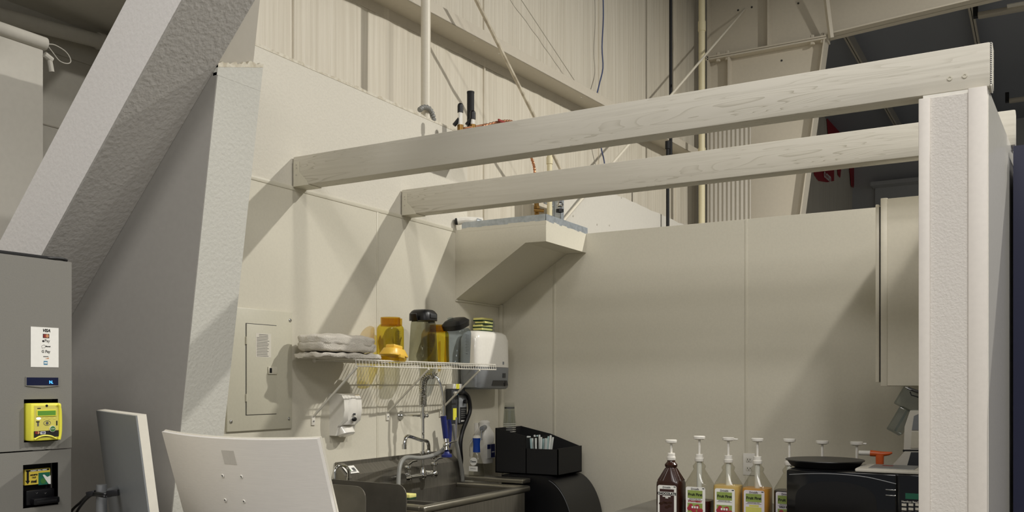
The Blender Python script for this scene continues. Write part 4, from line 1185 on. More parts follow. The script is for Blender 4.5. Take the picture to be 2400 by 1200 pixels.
# straws
rr = random.Random(21)
n_s = 26
for i in range(n_s):
    u = 1236 + (1286-1236)*((i*7) % n_s)/(n_s-1)
    yb = OYF + 0.03 + 0.16*rr.random()
    pb_ = ony(u, 1056, yb); pb_.z = oz+0.02
    ptp = ony(u + (u-1260)*0.35 + rr.uniform(-2, 2), 1021 + rr.uniform(-2, 8), yb + rr.uniform(-0.01, 0.01))
    pb_.x = min(max(pb_.x, XM+0.02), OX1-0.02); ptp.x = min(ptp.x, OX1-0.008)
    o = B().cyl(pb_, ptp, 0.0062, 7).build('wrapped_straw', 'straw_white' if i % 3 else 'straw_blue')
    tag(o, 'paper-wrapped white drinking straw standing in the black organizer' if i % 3 else 'pale blue drinking straw standing in the black organizer', 'straw', 'white wrapped straws' if i % 3 else 'pale blue straws')

# spray bottle with blue neck (stands on the sink end ledge)
LZ = RZ + 0.03
ldg = B().box(SKX0+0.02, ony(1228, 1125, 4.62).x, 4.605, 4.70, LZ-0.025, LZ, 0.004)
tag(ldg.build('steel_ledge', 'stainless_edge'), 'narrow steel ledge at the far end of the prep sink', 'ledge')
sb0 = ony(1117, 1116, 4.655)
sb = thing('spray_bottle', 'clear spray bottle with a bright blue neck behind the sink', 'spray bottle', (sb0.x, 4.655, LZ))
mt = Matrix.Translation((sb0.x, 4.655, LZ))
hh = ony(1120, 1060, 4.655).z - LZ
B().loft([(0, 0.045, 0.034, 3), (0.01, 0.048, 0.036, 3), (hh*0.45, 0.042, 0.032, 2.6), (hh, 0.017, 0.017, 2)], 24, mt).build('bottle', 'bottle_clear', sb, angle=60)
B().loft([(hh, 0.021, 0.021, 2.4), (hh+0.05, 0.0195, 0.0195, 2.4), (hh+0.085, 0.023, 0.023, 2.4)], 20, mt).build('blue_neck', 'blue_sprayer', sb)
B().loft([(hh+0.085, 0.024, 0.02, 2.4), (hh+0.098, 0.022, 0.018, 2.4), (hh+0.102, 0.012, 0.010, 2.4)], 16, mt).build('spray_head', 'white_plastic', sb)
B().tube([mt @ V(-0.02, 0, hh+0.08), mt @ V(-0.034, 0, hh+0.065), mt @ V(-0.045, 0, hh+0.05)], 0.004, 8).build('trigger', 'white_plastic', sb)
B().loft([(0.03, 0.031, 0.0015, 2), (0.06, 0.031, 0.0015, 2)], 20, mt @ Matrix.Translation((0, -0.037, 0))).build('label', 'sticker_white', sb)
B().cyl(mt @ V(0, -0.0372, 0.088), mt @ V(0, -0.030, 0.088), 0.024, 20).build('label', 'sticker_white', sb)
text('Dawn', 0.017, mt @ V(0, -0.0378, 0.088), (1, 0, 0), (0, 0, 1), 'ink_black', sb, fat=0.0004)
text('POWERWASH', 0.006, mt @ V(0, -0.039, 0.045), (1, 0, 0), (0, 0, 1), 'ink_grey', sb)

# white wall jug dispenser behind it
wj0 = onx(1136, 1085, XP+0.06)
wj = thing('wall_jug', 'white wall-mounted cleaner jug with a blue label near the corner', 'jug', (wj0.x, wj0.y, wj0.z))
mt = Matrix.Translation((XP+0.052, wj0.y+0.01, wj0.z))
B().loft([(0, 0.045, 0.055, 3.5), (0.13, 0.046, 0.058, 3.5), (0.15, 0.05, 0.064, 3.5), (0.185, 0.05, 0.064, 3.5), (0.215, 0.035, 0.045, 2.6), (0.235, 0.03, 0.034, 2.4), (0.255, 0.034, 0.036, 2.4), (0.268, 0.02, 0.02, 2.2)], 28, mt).build('jug', 'white_plastic', wj, angle=45)
B().box(0.044, 0.048, -0.045, 0.05, 0.03, 0.12, 0.001, m=mt).build('label', 'sticker_white', wj, smooth=False)
B().box(0.048, 0.049, 0.0, 0.048, 0.035, 0.118, m=mt).build('blue_patch', 'blue_rubber', wj, smooth=False)
B().box(0.048, 0.049, -0.044, -0.004, 0.09, 0.118, m=mt).build('blue_patch', 'blue_rubber', wj, smooth=False)
B().box(0.049, 0.0495, 0.006, 0.04, 0.066, 0.072, m=mt).build('white_stripe', 'sticker_white', wj, smooth=False)
B().cyl(mt @ V(0.02, -0.03, 0.225), mt @ V(0.05, -0.11, 0.22), 0.016, 14).build('dispensing_tap', 'grey_plastic', wj)
B().tube([mt @ V(0.05, -0.10, 0.22), mt @ V(0.055, -0.125, 0.21), mt @ V(0.055, -0.125, 0.15)], 0.005, 8).build('tap_lever', 'chrome', wj)
B().box(XP-0.05-0.052, -0.03, -0.03, 0.03, 0.02, 0.2, m=mt).build('wall_mount', 'white_plastic', wj) if False else None
B().box(-0.052, -0.03, -0.04, 0.04, 0.03, 0.25, 0.003, m=mt).build('wall_mount', 'white_plastic', wj)

# outlet on back wall
a, b_ = ony(1742, 1113, YB-0.004), ony(1770, 1063, YB-0.004)
ol = thing('wall_outlet', 'white double power outlet on the back wall behind the bottles', 'outlet', ((a.x+b_.x)/2, YB-0.004, a.z))
B().box(a.x, b_.x, YB-0.010, YB-0.004, a.z, b_.z, 0.002).build('cover_plate', 'white_plastic', ol)
for k in (0.30, 0.70):
    zc = a.z + (b_.z-a.z)*k; xc = (a.x+b_.x)/2
    s_ = B().box(xc-0.016, xc+0.016, YB-0.0125, YB-0.010, zc-0.013, zc+0.013, 0.002).build('socket', 'white_soft', ol)
    for dx in (-0.007, 0.007):
        B().box(xc+dx-0.0015, xc+dx+0.0015, YB-0.0132, YB-0.0124, zc-0.002, zc+0.008).build('slot', 'black_matt', s_)
    B().cyl((xc, YB-0.0132, zc-0.007), (xc, YB-0.0124, zc-0.007), 0.0025, 8).build('slot', 'black_matt', s_)

# wall cabinet on the right wall, seen end on
CYF = 4.40
cx0 = ony(2064, 700, CYF).x; cz0, cz1 = ony(2076, 904, CYF).z, ony(2076, 466, CYF).z
wc = thing('wall_cabinet', 'cream wall cabinet hung on the right wall above the microwave', 'cabinet', ((cx0-0.3)/2, 4.7, cz0))
xr_ = -0.30
B().box(cx0+0.028, xr_, CYF, 5.10, cz0, cz1, 0.001).build('carcass', 'cabinet_white', wc, smooth=False)
B().box(cx0, cx0+0.028, CYF-0.002, 5.10, cz0-0.002, cz1+0.004, 0.002).build('face_frame', 'cabinet_white', wc)
dx0 = ony(2051, 700, CYF).x
dd = B().box(dx0, cx0-0.008, CYF+0.01, 4.76, cz0+0.015, cz1-0.02, 0.003).build('door', 'cabinet_white', wc)
B().box(dx0, cx0-0.008, 4.765, 5.09, cz0+0.015, cz1-0.02, 0.003).build('door', 'cabinet_white', wc)
B().box(cx0-0.008, cx0, CYF+0.02, 5.09, cz0+0.02, cz1-0.03).build('door_gap', 'machine_recess', wc, smooth=False)

# ================================================================== BACK COUNTER AND ITS ITEMS
CZ = 0.91
ct = thing('back_counter', 'grey counter along the back wall carrying bottles and microwave', 'counter', (-1.1, 4.4, 0))
B().box(-1.95, -0.36, 3.62, YB-0.01, CZ-0.04, CZ, 0.005).build('worktop', 'counter_grey', ct)
B().box(-1.93, -0.38, 3.66, YB-0.02, 0.0, CZ-0.04).build('cupboard', 'cabinet_white', ct, smooth=False)

YR = 4.22
def bottle(u, kind, lift, label, nozzle=0.0):
    x = ony(u, 1100, YR).x
    t = thing('syrup_bottle', label, 'bottle', (x, YR, CZ), 0, 'pump bottles in a row on the back counter')
    mt = Matrix.Translation((x, YR, CZ))
    glass = 'choc_brown' if kind == 'chocolate' else 'bottle_clear'
    w_, dp = 0.063, 0.055
    secs = [(0, w_*0.93, dp*0.93, 4.5), (0.008, w_, dp, 4.5), (0.185, w_, dp, 4.5), (0.197, w_*0.99, dp*0.99, 4.2), (0.205, w_*0.93, dp*0.95, 4.0), (0.263, 0.028, 0.028, 2.2), (0.268, 0.026, 0.026, 2), (0.272, 0.029, 0.029, 2), (0.282, 0.031, 0.031, 2), (0.290, 0.024, 0.024, 2), (0.296, 0.019, 0.019, 2), (0.308, 0.019, 0.019, 2)]
    B().loft(secs, 32, mt).build('bottle', glass, t, angle=40)
    if kind == 'chocolate':
        rb_ = B()
        for i in range(22):
            a = 2*PI*i/22
            c_, s_ = math.cos(a), math.sin(a)
            e1 = (w_*0.93*math.copysign(abs(c_)**0.5, c_)*1.003, dp*0.95*math.copysign(abs(s_)**0.5, s_)*1.003)
            rb_.tube([mt @ V(e1[0], e1[1], 0.206), mt @ V(0.028*c_, 0.028*s_, 0.264)], 0.0016, 5)
        o = rb_.build('shoulder_ribs', 'choc_brown', t); o['kind'] = 'stuff'
    lev = {'strawberry': (0.12, 'syrup_red'), 'peach': (0.198, 'syrup_peach'), 'orange': (0.193, 'syrup_orange'), 'wild': (0.19, 'syrup_dark'), 'plain': (0.17, 'syrup_peach')}.get(kind)
    if lev:
        B().loft([(0.003, w_*0.92, dp*0.92, 4.5), (0.01, w_*0.975, dp*0.975, 4.5), (min(lev[0], 0.187), w_*0.975, dp*0.975, 4.5)] + ([(lev[0], w_*0.95, dp*0.95, 4.2)] if lev[0] > 0.187 else []), 32, mt).build('syrup', lev[1], t, angle=50)
    pump = B().lathe([(0.0205, 0.303), (0.0215, 0.305), (0.0215, 0.318), (0.0185, 0.320), (0.0185, 0.336), (0.016, 0.337)], (0, 0, 0), 24, mt).build('pump_collar', 'white_plastic', t)
    B().cyl(mt @ V(0, 0, 0.33), mt @ V(0, 0, 0.40+lift), 0.0058, 12).build('pump_stem', 'white_plastic', t)
    B().lathe([(0.018, 0.396+lift), (0.0265, 0.400+lift), (0.0275, 0.407+lift), (0.0275, 0.411+lift), (0.025, 0.413+lift)], (0, 0, 0), 24, mt).build('pump_head', 'white_plastic', t)
    if nozzle:
        B().cyl(mt @ V(0.02, 0, 0.405+lift), mt @ V(0.02+nozzle, 0.0, 0.404+lift), 0.0042, 10).build('pump_nozzle', 'white_plastic', t)
    if glass == 'bottle_clear':
        B().cyl(mt @ V(0, 0, 0.16), mt @ V(0, 0, 0.303), 0.0125, 14).build('pump_barrel', 'straw_white', t)
    if kind == 'plain': return t
    # printed label on the front
    yl = -dp - 0.0008
    lw = 0.047
    lz0, lz1 = 0.03, 0.186
    def patch(x0, x1, z0, z1, m_, off=0.0006, nm='print_patch'):
        return B().box(x0, x1, yl-off-0.0004, yl-off+0.0002, z0, z1, m=mt).build(nm, m_, t, smooth=False)
    pts = [(-lw, lz0), (lw, lz0)] + [(lw-0.008+0.008*math.sin(a), lz1-0.008+0.008*math.cos(a)) for a in (PI/2, PI/4, 0)] + [(-lw+0.008-0.008*math.sin(a), lz1-0.008+0.008*math.cos(a)) for a in (0, PI/4, PI/2)]
    B().prism(pts, yl-0.0004, yl+0.0006, 'XZ', m=mt).build('label', 'sticker_white' if kind in ('chocolate', 'strawberry', 'peach') else 'label_lilac', t, smooth=False)
    Xd, Zd = (1, 0, 0), (0, 0, 1)
    def tx_(s_, size, x_, z_, m_, **k): text(s_, size, mt @ V(x_, yl-0.0014, z_), Xd, Zd, m_, t, **k)
    tx_('Drinkfit', 0.0125, -0.002, 0.176, 'ink_black', fat=0.0001)
    patch(lw-0.014, lw-0.004, 0.178, 0.182, 'ink_black')
    if kind == 'chocolate':
        patch(-lw+0.010, lw-0.012, 0.155, 0.168, 'label_brown')
        tx_('CHOCOLATE', 0.0155, -0.001, 0.146, 'ink_black', fat=0.0007)
        patch(-lw+0.010, lw-0.012, 0.04, 0.139, 'label_brown')
        patch(-0.022, 0.018, 0.131, 0.136, 'sticker_white', 0.0012); patch(-0.008, 0.006, 0.124, 0.129, 'sticker_white', 0.0012)
        rr_ = random.Random(6)
        for i in range(7):
            cx_, cz_ = rr_.uniform(-0.03, 0.028), rr_.uniform(0.07, 0.112)
            B().sphere(mt @ V(cx_, yl-0.0008, cz_), 0.011, 1.0, 0.08, 0.7, 7, 5).build('chocolate_piece', 'choc_brown', t, smooth=False)
    else:
        patch(-lw+0.009, lw-0.013, 0.158, 0.170, 'label_green'); patch(-lw+0.009, lw-0.013, 0.133, 0.145, 'label_green')
        patch(-lw+0.009, lw-0.013, 0.145, 0.158, 'label_green')
        tx_('Fruit First', 0.0172, -0.001, 0.150, 'ink_black', fat=0.0006)
        tx_('SMOOTHIE MIX', 0.008, -0.002, 0.129, 'ink_grey')
        patch(-lw+0.009, lw-0.013, 0.1235, 0.1245, 'ink_black')
        if kind == 'strawberry': tx_('STRAWBERRY', 0.0105, -0.002, 0.118, 'label_red', fat=0.0006)
        if kind == 'wild': tx_('WILD BERRY', 0.0105, -0.002, 0.118, 'ink_black', fat=0.0005)
        if kind == 'orange': patch(-0.022, 0.022, 0.112, 0.120, 'label_yellow')
        patch(-lw+0.009, lw-0.013, 0.05, 0.110, 'label_green' if kind != 'orange' else 'label_yellow')
        if kind != 'orange':
            rr_ = random.Random(len(kind))
            for i in range(8):
                B().sphere(mt @ V(-0.03+0.008*i, yl-0.001, 0.084+0.012*math.sin(i*1.7)), 0.011, 1, 0.08, 1, 10, 6).build('printed_fruit', 'label_red', t)
            for i in range(3):
                patch(-0.018+i*0.012, -0.010+i*0.012, 0.086, 0.096, 'sticker_white', 0.0022)
    return t
bottle(1573, 'chocolate', -0.012, 'dark brown chocolate syrup pump bottle, leftmost of the row')
bottle(1639, 'strawberry', 0.010, 'clear pump bottle with dark red strawberry syrup low inside')
bottle(1707, 'peach', 0.008, 'pump bottle of pale peach syrup with its nozzle pointing right', 0.026)
bottle(1775, 'orange', 0.008, 'pump bottle of amber orange syrup in front of the outlet')
bottle(1850, 'wild', 0.010, 'pump bottle of near-black berry syrup beside the microwave')
bottle(1927, 'plain', 0.006, 'white-pump bottle directly behind the black pan on the microwave')
bottle(2008, 'plain', 0.006, 'white-pump bottle beside the orange tap behind the microwave', 0.02)

# microwave
MY = 3.75
mx0 = ony(1843, 1150, MY).x; mxs = ony(2103, 1150, MY).x; mx1 = -0.352
mz1 = ony(1844, 1100, MY).z
mw = thing('microwave', 'black microwave oven on the counter beside the right wall', 'microwave', ((mx0+mx1)/2, 3.93, CZ))
B().box(mx0, mx1, MY+0.012, 4.13, CZ+0.015, mz1, 0.006).build('case', 'black_plastic', mw)
dr_ = B().box(mx0, mxs-0.001, MY, MY+0.014, CZ+0.02, mz1-0.001, 0.006).build('door', 'black_gloss', mw)
zc = (CZ+mz1)/2
wx0, wx1 = mx0+0.035, ony(2055, 1150, MY).x
pts = []
for i in range(25):
    a = PI*i/24
    pts.append(((wx0+wx1)/2 + (wx1-wx0)/2*math.cos(a), zc+0.03 + 0.095*math.sin(a)**0.6))
pts += [(wx0, CZ+0.06), (wx1, CZ+0.06)]
B().prism(pts, MY-0.0012, MY, 'XZ').build('window', 'screen_black', dr_, smooth=False)
for v in (1148, 1161, ):
    z = ony(2090, v, MY).z
    x0, x1 = ony(2076, v, MY).x, ony(2100, v, MY).x
    B().box(x0, x1, MY-0.004, MY, z-0.0018, z+0.0018, 0.001).build('chrome_bar', 'chrome', dr_)
ar = [ony(u, v, MY) for u, v in ((1850, 1112), (1900, 1110), (1960, 1111), (2030, 1118), (2100, 1134))]
B().tube([V(p.x, MY-0.0005, p.z) for p in catmull(ar, 5)], 0.0016, 6).build('chrome_trim', 'silver', dr_)
cp_ = B().box(mxs+0.001, mx1, MY, MY+0.014, CZ+0.02, mz1-0.001, 0.005).build('control_panel', 'black_gloss', mw)
a, b_ = ony(2122, 1169, MY), ony(2150, 1157, MY)
B().box(a.x, b_.x+0.006, MY-0.001, MY, a.z, b_.z).build('display', 'dark_green', cp_, smooth=False)
a = ony(2113, 1175, MY)
text('Hamilton Beach', 0.0095, V(a.x, MY-0.001, a.z), (1, 0, 0), (0, 0, 1), 'white_plastic', cp_, align='LEFT', fat=0.0002)
for r_i in range(3):
    for c_i in range(3):
        a = ony(2119 + 16*c_i, 1183 + 10*r_i, MY)
        B().box(a.x-0.0085, a.x+0.0085, MY-0.0015, MY, a.z-0.005, a.z+0.005, 0.0007).build('button', 'white_soft', cp_)

# pan, scale, tap and machine on / behind the microwave
q = ony(1933, 1096, 3.93)
pn = thing('black_pan', 'round shallow black pan lying on the left of the microwave top', 'pan', (q.x, 3.93, mz1))
rp_ = 0.155
B().lathe([(rp_*0.80, 0.0), (rp_*0.86, 0.004), (rp_*0.97, 0.026), (rp_, 0.028), (rp_*0.985, 0.031), (rp_*0.84, 0.009), (0.01, 0.008)], (q.x, 3.93, mz1+0.001), 48).build('pan_body', 'black_matt', pn)
B().lathe([(rp_*1.0, 0.0265), (rp_*1.008, 0.029), (rp_*1.0, 0.0315)], (q.x, 3.93, mz1+0.001), 48).build('rim', 'black_plastic', pn)
x0, x1 = ony(2003, 1104, MY+0.01).x, -0.37
sc2 = thing('kitchen_scale', 'flat white kitchen scale with a glass plate on the microwave', 'scale', ((x0+x1)/2, 3.85, mz1))
B().box(x0, x1, MY+0.012, 4.00, mz1+0.001, mz1+0.016, 0.006).build('body', 'white_soft', sc2)
B().box(x0+0.045, x1-0.05, MY+0.045, 3.97, mz1+0.016, mz1+0.018, 0.0008).build('plate', 'grey_plastic', sc2, smooth=False)
B().box(x0+0.08, x0+0.12, 3.90, 3.93, mz1+0.018, mz1+0.0184).build('red_mark', 'ink_red', sc2, smooth=False)
tg = thing('dispensing_tap', 'orange and white plastic dispensing tap behind the microwave', 'tap', tuple(V(ony(2062, 1085, 4.20).x, 4.20, CZ)))
TY = 4.19
def tp(u, v): return ony(u, v, TY)
a, b_, c_ = tp(2013, 1061), tp(2040, 1062), tp(2083, 1066)
B().cyl(a, b_, 0.0105, 14).build('white_sleeve', 'white_plastic', tg)
B().tube([b_, tp(2052, 1063), tp(2066, 1064), tp(2083, 1063), tp(2091, 1061)], 0.012, 12, rs=[0.0135, 0.0125, 0.011, 0.008, 0.004]).build('orange_barrel', 'orange_plastic', tg)
d_ = tp(2062, 1066)
B().loft([(-0.05, 0.014, 0.012, 3), (-0.036, 0.016, 0.013, 3), (0, 0.017, 0.012, 3)], 16, Matrix.Translation(d_)).build('orange_stem', 'orange_plastic', tg)
B().cyl(V(d_.x, TY, CZ), V(d_.x, TY, d_.z-0.045), 0.012, 12).build('post', 'white_plastic', tg)
# counter machine with clear hoppers
HYc = 4.36
hm = thing('drink_machine', 'white and grey counter machine with clear tilted hoppers, half hidden by the wall end', 'drink machine', (-0.43, HYc, CZ))
def hp_(u, v, y=HYc): return ony(u, v, y)
def poly(pix, y0, y1, m_, nm, parent=hm):
    pts = [(ony(u, v, y0).x, ony(u, v, y0).z) for u, v in pix]
    return B().prism(pts, y0, y1, 'XZ').build(nm, m_, parent, smooth=False)
poly([(2133, 962), (2175, 962), (2175, 1056), (2118, 1056), (2120, 1000)], HYc-0.06, HYc+0.06, 'white_soft', 'upper_body')
poly([(2142, 975), (2175, 960), (2175, 1008), (2137, 1008)], HYc-0.064, HYc-0.058, 'grey_plastic', 'dark_window')
poly([(2137, 1012), (2175, 1012), (2175, 1050), (2134, 1050)], HYc-0.064, HYc-0.058, 'seam_strip', 'cream_panel')
poly([(2120, 1058), (2175, 1058), (2175, 1256), (2090, 1256), (2092, 1090)], HYc-0.07, HYc+0.07, 'white_soft', 'lower_body')
poly([(2135, 1060), (2175, 1060), (2175, 1095), (2125, 1095)], HYc-0.074, HYc-0.068, 'dark_grey_plastic', 'dark_band')
poly([(2116, 1054), (2175, 1054), (2175, 1059), (2116, 1059)], HYc-0.066, HYc+0.06, 'black_matt', 'joint')
a, b_ = hp_(2133, 925), hp_(2160, 975)
dirn = (hp_(2103, 952) - hp_(2128, 911)).normalized()
mtp = frame(hp_(2140, 940), V(-dirn.z, 0, dirn.x)*-1, -dirn)
B().box(-0.048, 0.06, -0.05, 0.05, -0.045, 0.045, 0.006, m=mtp).build('clear_hopper', 'clear_plastic', hm)
B().tube([hp_(2128, 909), hp_(2142, 915), hp_(2170, 925)], 0.007, 8).tube([hp_(2133, 918), hp_(2136, 926), hp_(2170, 936)], 0.003, 6).build('hopper_rim', 'black_plastic', hm)
dirn = (hp_(2097, 1008) - hp_(2127, 958)).normalized()
mtp = frame(hp_(2122, 990), V(-dirn.z, 0, dirn.x)*-1, -dirn)
B().box(-0.012, 0.05, -0.05, 0.05, -0.06, 0.055, 0.005, m=mtp).build('lower_hopper', 'clear_plastic', hm)
B().tube([hp_(2098, 1010), hp_(2126, 962)], 0.005, 8).build('hopper_lip', 'clear_plastic', hm)

# ================================================================== FOREGROUND LEFT
VX = -2.6
def vp_(u, v, x=VX): return onx(u, v, x)
vy1 = vp_(168, 700).y; vz1 = vp_(100, 606).z
vz1 = vp_(170, 615).z
vm = thing('vending_machine', 'grey vending machine with card reader and bill slot at the left edge', 'vending machine', (-3.0, vy1-0.42, 0))
ya, yb_ = vp_(56, 985).y, vp_(136, 985).y
zs1, zs0 = vp_(60, 936).z, vp_(60, 1037).z
zseam = vp_(80, 1057).z
# front built around the two recesses
def front(y0, y1, z0, z1): return (VX-0.03, VX, y0, y1, z0, z1)
by0, by1, bz0, bz1 = vp_(54, 1150).y, vp_(136, 1150).y, vp_(54, 1192).z, vp_(54, 1090).z
up = B()
for q in ((vy1-0.85, ya, zseam+0.003, vz1), (yb_, vy1, zseam+0.003, vz1), (ya, yb_, zseam+0.003, zs0), (ya, yb_, zs1, vz1)):
    up.box(*front(*q))
up.build('upper_door', 'machine_grey', vm, smooth=False)
lo_ = B()
for q in ((vy1-0.85, by0, 0.1, zseam-0.001), (by1, vy1-0.002, 0.1, zseam-0.001), (by0, by1, 0.1, bz0), (by0, by1, bz1, zseam-0.001)):
    lo_.box(*front(*q))
lo_.build('lower_door', 'machine_grey', vm, smooth=False)
B().box(-3.38, VX-0.09, vy1-0.85, vy1-0.004, 0.02, vz1-0.006, 0.004).build('cabinet', 'machine_grey', vm)
B().box(VX-0.09, VX-0.03, vy1-0.848, vy1-0.006, 0.03, vz1-0.008).build('inner_frame', 'machine_recess', vm, smooth=False) if False else None
B().box(VX-0.095, VX-0.085, ya-0.02, yb_+0.02, zs0-0.02, zs1+0.02).build('reader_recess', 'black_matt', vm, smooth=False)
B().box(VX-0.046, VX-0.036, by0-0.02, by1+0.02, bz0-0.02, bz1+0.02).build('bill_recess', 'black_matt', vm, smooth=False)
rs2 = B()
rs2.box(VX-0.09, VX-0.0005, ya-0.004, ya, zs0, zs1).box(VX-0.09, VX-0.0005, yb_, yb_+0.004, zs0, zs1).box(VX-0.09, VX-0.0005, ya, yb_, zs1, zs1+0.004).box(VX-0.09, VX-0.0005, ya, yb_, zs0-0.004, zs0)
rs2.box(VX-0.09, VX-0.0005, by0-0.004, by0, bz0, bz1).box(VX-0.09, VX-0.0005, by1, by1+0.004, bz0, bz1).box(VX-0.09, VX-0.0005, by0, by1, bz1, bz1+0.004).box(VX-0.09, VX-0.0005, by0, by1, bz0-0.004, bz0)
rs2.build('recess_lining', 'machine_grey', vm, smooth=False)
B().box(VX-0.09, VX-0.002, vy1-0.85, vy1-0.004, 0.02, 0.1).build('kick_plate', 'black_matt', vm, smooth=False)
Yd, Zd = (0, 1, 0), (0, 0, 1)
# payment sticker
sa, sb_ = vp_(72, 860), vp_(137, 769)
stk = B().box(VX, VX+0.0008, sa.y, sb_.y, sa.z, sb_.z).build('payment_sticker', 'sticker_white', vm, smooth=False)
def on_v(u, v, dx=0.0012): return vp_(u, v) + V(dx, 0, 0)
ycs = (sa.y+sb_.y)/2 + 0.002
def vt(s_, size, u, v, m_, **k):
    p = on_v(u, v); return text(s_, size, p, Yd, Zd, m_, stk, **k)
vt('VISA', 0.0125, 108, 775, 'ink_black', fat=0.0004, shear=0.25)
def vpatch(u0, u1, v0, v1, m_, par=stk, dx=0.0008, nm='print_patch'):
    a, b_ = vp_(u0, v1), vp_(u1, v0)
    return B().box(VX+dx, VX+dx+0.0004, a.y, b_.y, a.z, b_.z).build(nm, m_, par, smooth=False)
vpatch(100, 115, 783, 792, 'label_brown')
for (u, m_) in ((105, 'ink_red'), (110, 'ink_orange')):
    p = on_v(u, 787.5, 0.0010); B().cyl(p, p + V(0.0006, 0, 0), 0.0052, 14).build('print_disc', m_, stk)
p = on_v(101, 799.5, 0.0006)
B().sphere(p, 0.004, 0.1, 1, 1.05, 12, 8).sphere(p + V(0, 0.001, 0.0055), 0.0015, 0.1, 0.6, 1.2, 8, 6).build('print_fruit', 'ink_black', stk)
vt('Pay', 0.0125, 110, 799, 'ink_grey')
ps = [on_v(u, v, 0.0009) for u, v in ((97, 811), (103, 808), (106, 811), (105, 815), (98, 816))]
B().tube(ps, 0.0005, 5, closed=True).build('print_outline', 'ink_grey', stk)
vt('Mercari', 0.0050, 112, 812, 'ink_black', fat=0.0002)
vt('G Pay', 0.0115, 107, 824, 'ink_grey', fat=0.0002)
vpatch(101, 113, 835, 836.5, 'ink_grey')
a, b_, c_ = on_v(105, 841, 0.001), on_v(114, 841, 0.001), on_v(114, 838, 0.001)
B().prism([(a.y, a.z), (b_.y, b_.z), (c_.y, c_.z)], VX+0.0008, VX+0.0012, 'YZ').build('print_patch', 'ink_orange', stk, smooth=False)
vpatch(102, 111, 846, 855, 'ink_blue')
vpatch(103, 110, 849, 852, 'sticker_white', dx=0.0013)
# display
da, db = vp_(61, 903), vp_(135, 885)
pts = []
za, zb2 = da.z, db.z
B().prism([(da.y-0.002, za-0.002), ((da.y+db.y)/2, za-0.007), (db.y+0.004, za-0.002), (db.y+0.004, zb2+0.003), ((da.y+db.y)/2, zb2+0.006), (da.y-0.002, zb2+0.002)], VX-0.001, VX+0.003, 'YZ').build('display_bezel', 'machine_grey', vm, smooth=False)
ds = B().box(VX+0.003, VX+0.0036, da.y, db.y, za, zb2).build('display', 'lcd_navy', vm, smooth=False)
p = on_v(118, 896, 0.0042); text('N.', 0.013, p, Yd, Zd, 'lcd_text', ds, fat=0.0003)
# yellow card reader
ra, rb2 = vp_(62, 1034), vp_(135, 944)
rd = B().box(VX-0.085, VX+0.022, ra.y, rb2.y, ra.z, rb2.z, 0.006).build('card_reader', 'yellow_plastic', vm)
fx_ = VX+0.022
def rpt(u, v, dx=0.0): 
    p = onx(u, v, fx_); return V(fx_+dx, p.y, p.z)
def rbox(u0, u1, v0, v1, m_, nm, d0=0.0, d1=0.001):
    a, b_ = rpt(u0, v1), rpt(u1, v0)
    return B().box(fx_+d0, fx_+d1, a.y, b_.y, a.z, b_.z).build(nm, m_, rd, smooth=False)
rbox(80, 137, 950, 1028, 'yellow_pale', 'face_plate')
rbox(79, 137, 1008, 1026, 'black_matt', 'black_band', 0.001, 0.0014)
rbox(85, 131, 960, 976, 'yellow_plastic', 'lcd_frame', 0.001, 0.003)
rbox(87, 129, 962, 974, 'lcd_green', 'lcd', 0.003, 0.0034)
rbox(87, 95, 956, 958.5, 'ink_black', 'badge', 0.001, 0.0014)
for i, u in enumerate((90, 103, 115, 127)):
    p = rpt(u, 981, 0.001); B().sphere(p, 0.0055 if i == 0 else 0.0035, 0.15, 1.4, 0.7, 12, 8).build('indicator', 'led_white' if i == 0 else 'yellow_pale', rd)
p = rpt(110, 991.5, 0.0012)
B().tube([p + V(0, 0.011*math.cos(a), 0.007*math.sin(a)) for a in [2*PI*i/18 for i in range(18)]], 0.0007, 5, closed=True).build('contactless_ring', 'ink_grey', rd)
B().cyl(p, p + V(0.0006, 0, 0), 0.0045, 10).build('contactless_mark', 'ink_grey', rd)
rbox(84, 92, 987, 990, 'ink_black', 'card_symbol', 0.001, 0.0014)
rbox(86.5, 90.5, 990, 999, 'ink_grey', 'hand_symbol', 0.001, 0.0014)
rbox(131, 134, 986, 997, 'ink_black', 'card_symbol', 0.001, 0.0014)
p = rpt(122, 1005, 0.0014)
B().cyl(p, p + V(0.002, 0, 0), 0.0095, 20).build('button_ring', 'white_soft', rd)
B().cyl(p, p + V(0.003, 0, 0), 0.008, 20).build('start_button', 'ink_green', rd)
text('START', 0.0042, p + V(0.0034, 0, 0), Yd, Zd, 'sticker_white', rd)
p = rpt(109, 951, 0.001); B().cyl(p, p + V(0.001, 0, 0), 0.0038, 12).build('lock', 'black_matt', rd)
for (u, m_) in ((84.5, 'ink_red'), (89, 'ink_orange')):
    p = rpt(u, 1014, 0.0014); B().cyl(p, p + V(0.0006, 0, 0), 0.0042, 12).build('print_disc', m_, rd)
rbox(94, 106, 1011, 1018, 'sticker_white', 'card_badge', 0.0014, 0.0018)
text('VISA', 0.0065, rpt(100, 1014.5, 0.0021), Yd, Zd, 'blue_rubber', rd, fat=0.0002, shear=0.2)
pl_ = [rpt(u, v, 0.002) for u, v in ((80, 1030), (90, 1024), (103, 1021), (118, 1022), (131, 1028))]
B().tube(catmull(pl_, 4), 0.0025, 8).build('slot_lip', 'yellow_plastic', rd)
pl_ = [rpt(u, v, 0.002) for u, v in ((134, 948), (139, 954), (141, 972), (141, 1010), (138, 1030))]
B().tube(catmull(pl_, 4), 0.004, 8).build('swipe_edge', 'yellow_plastic', rd)
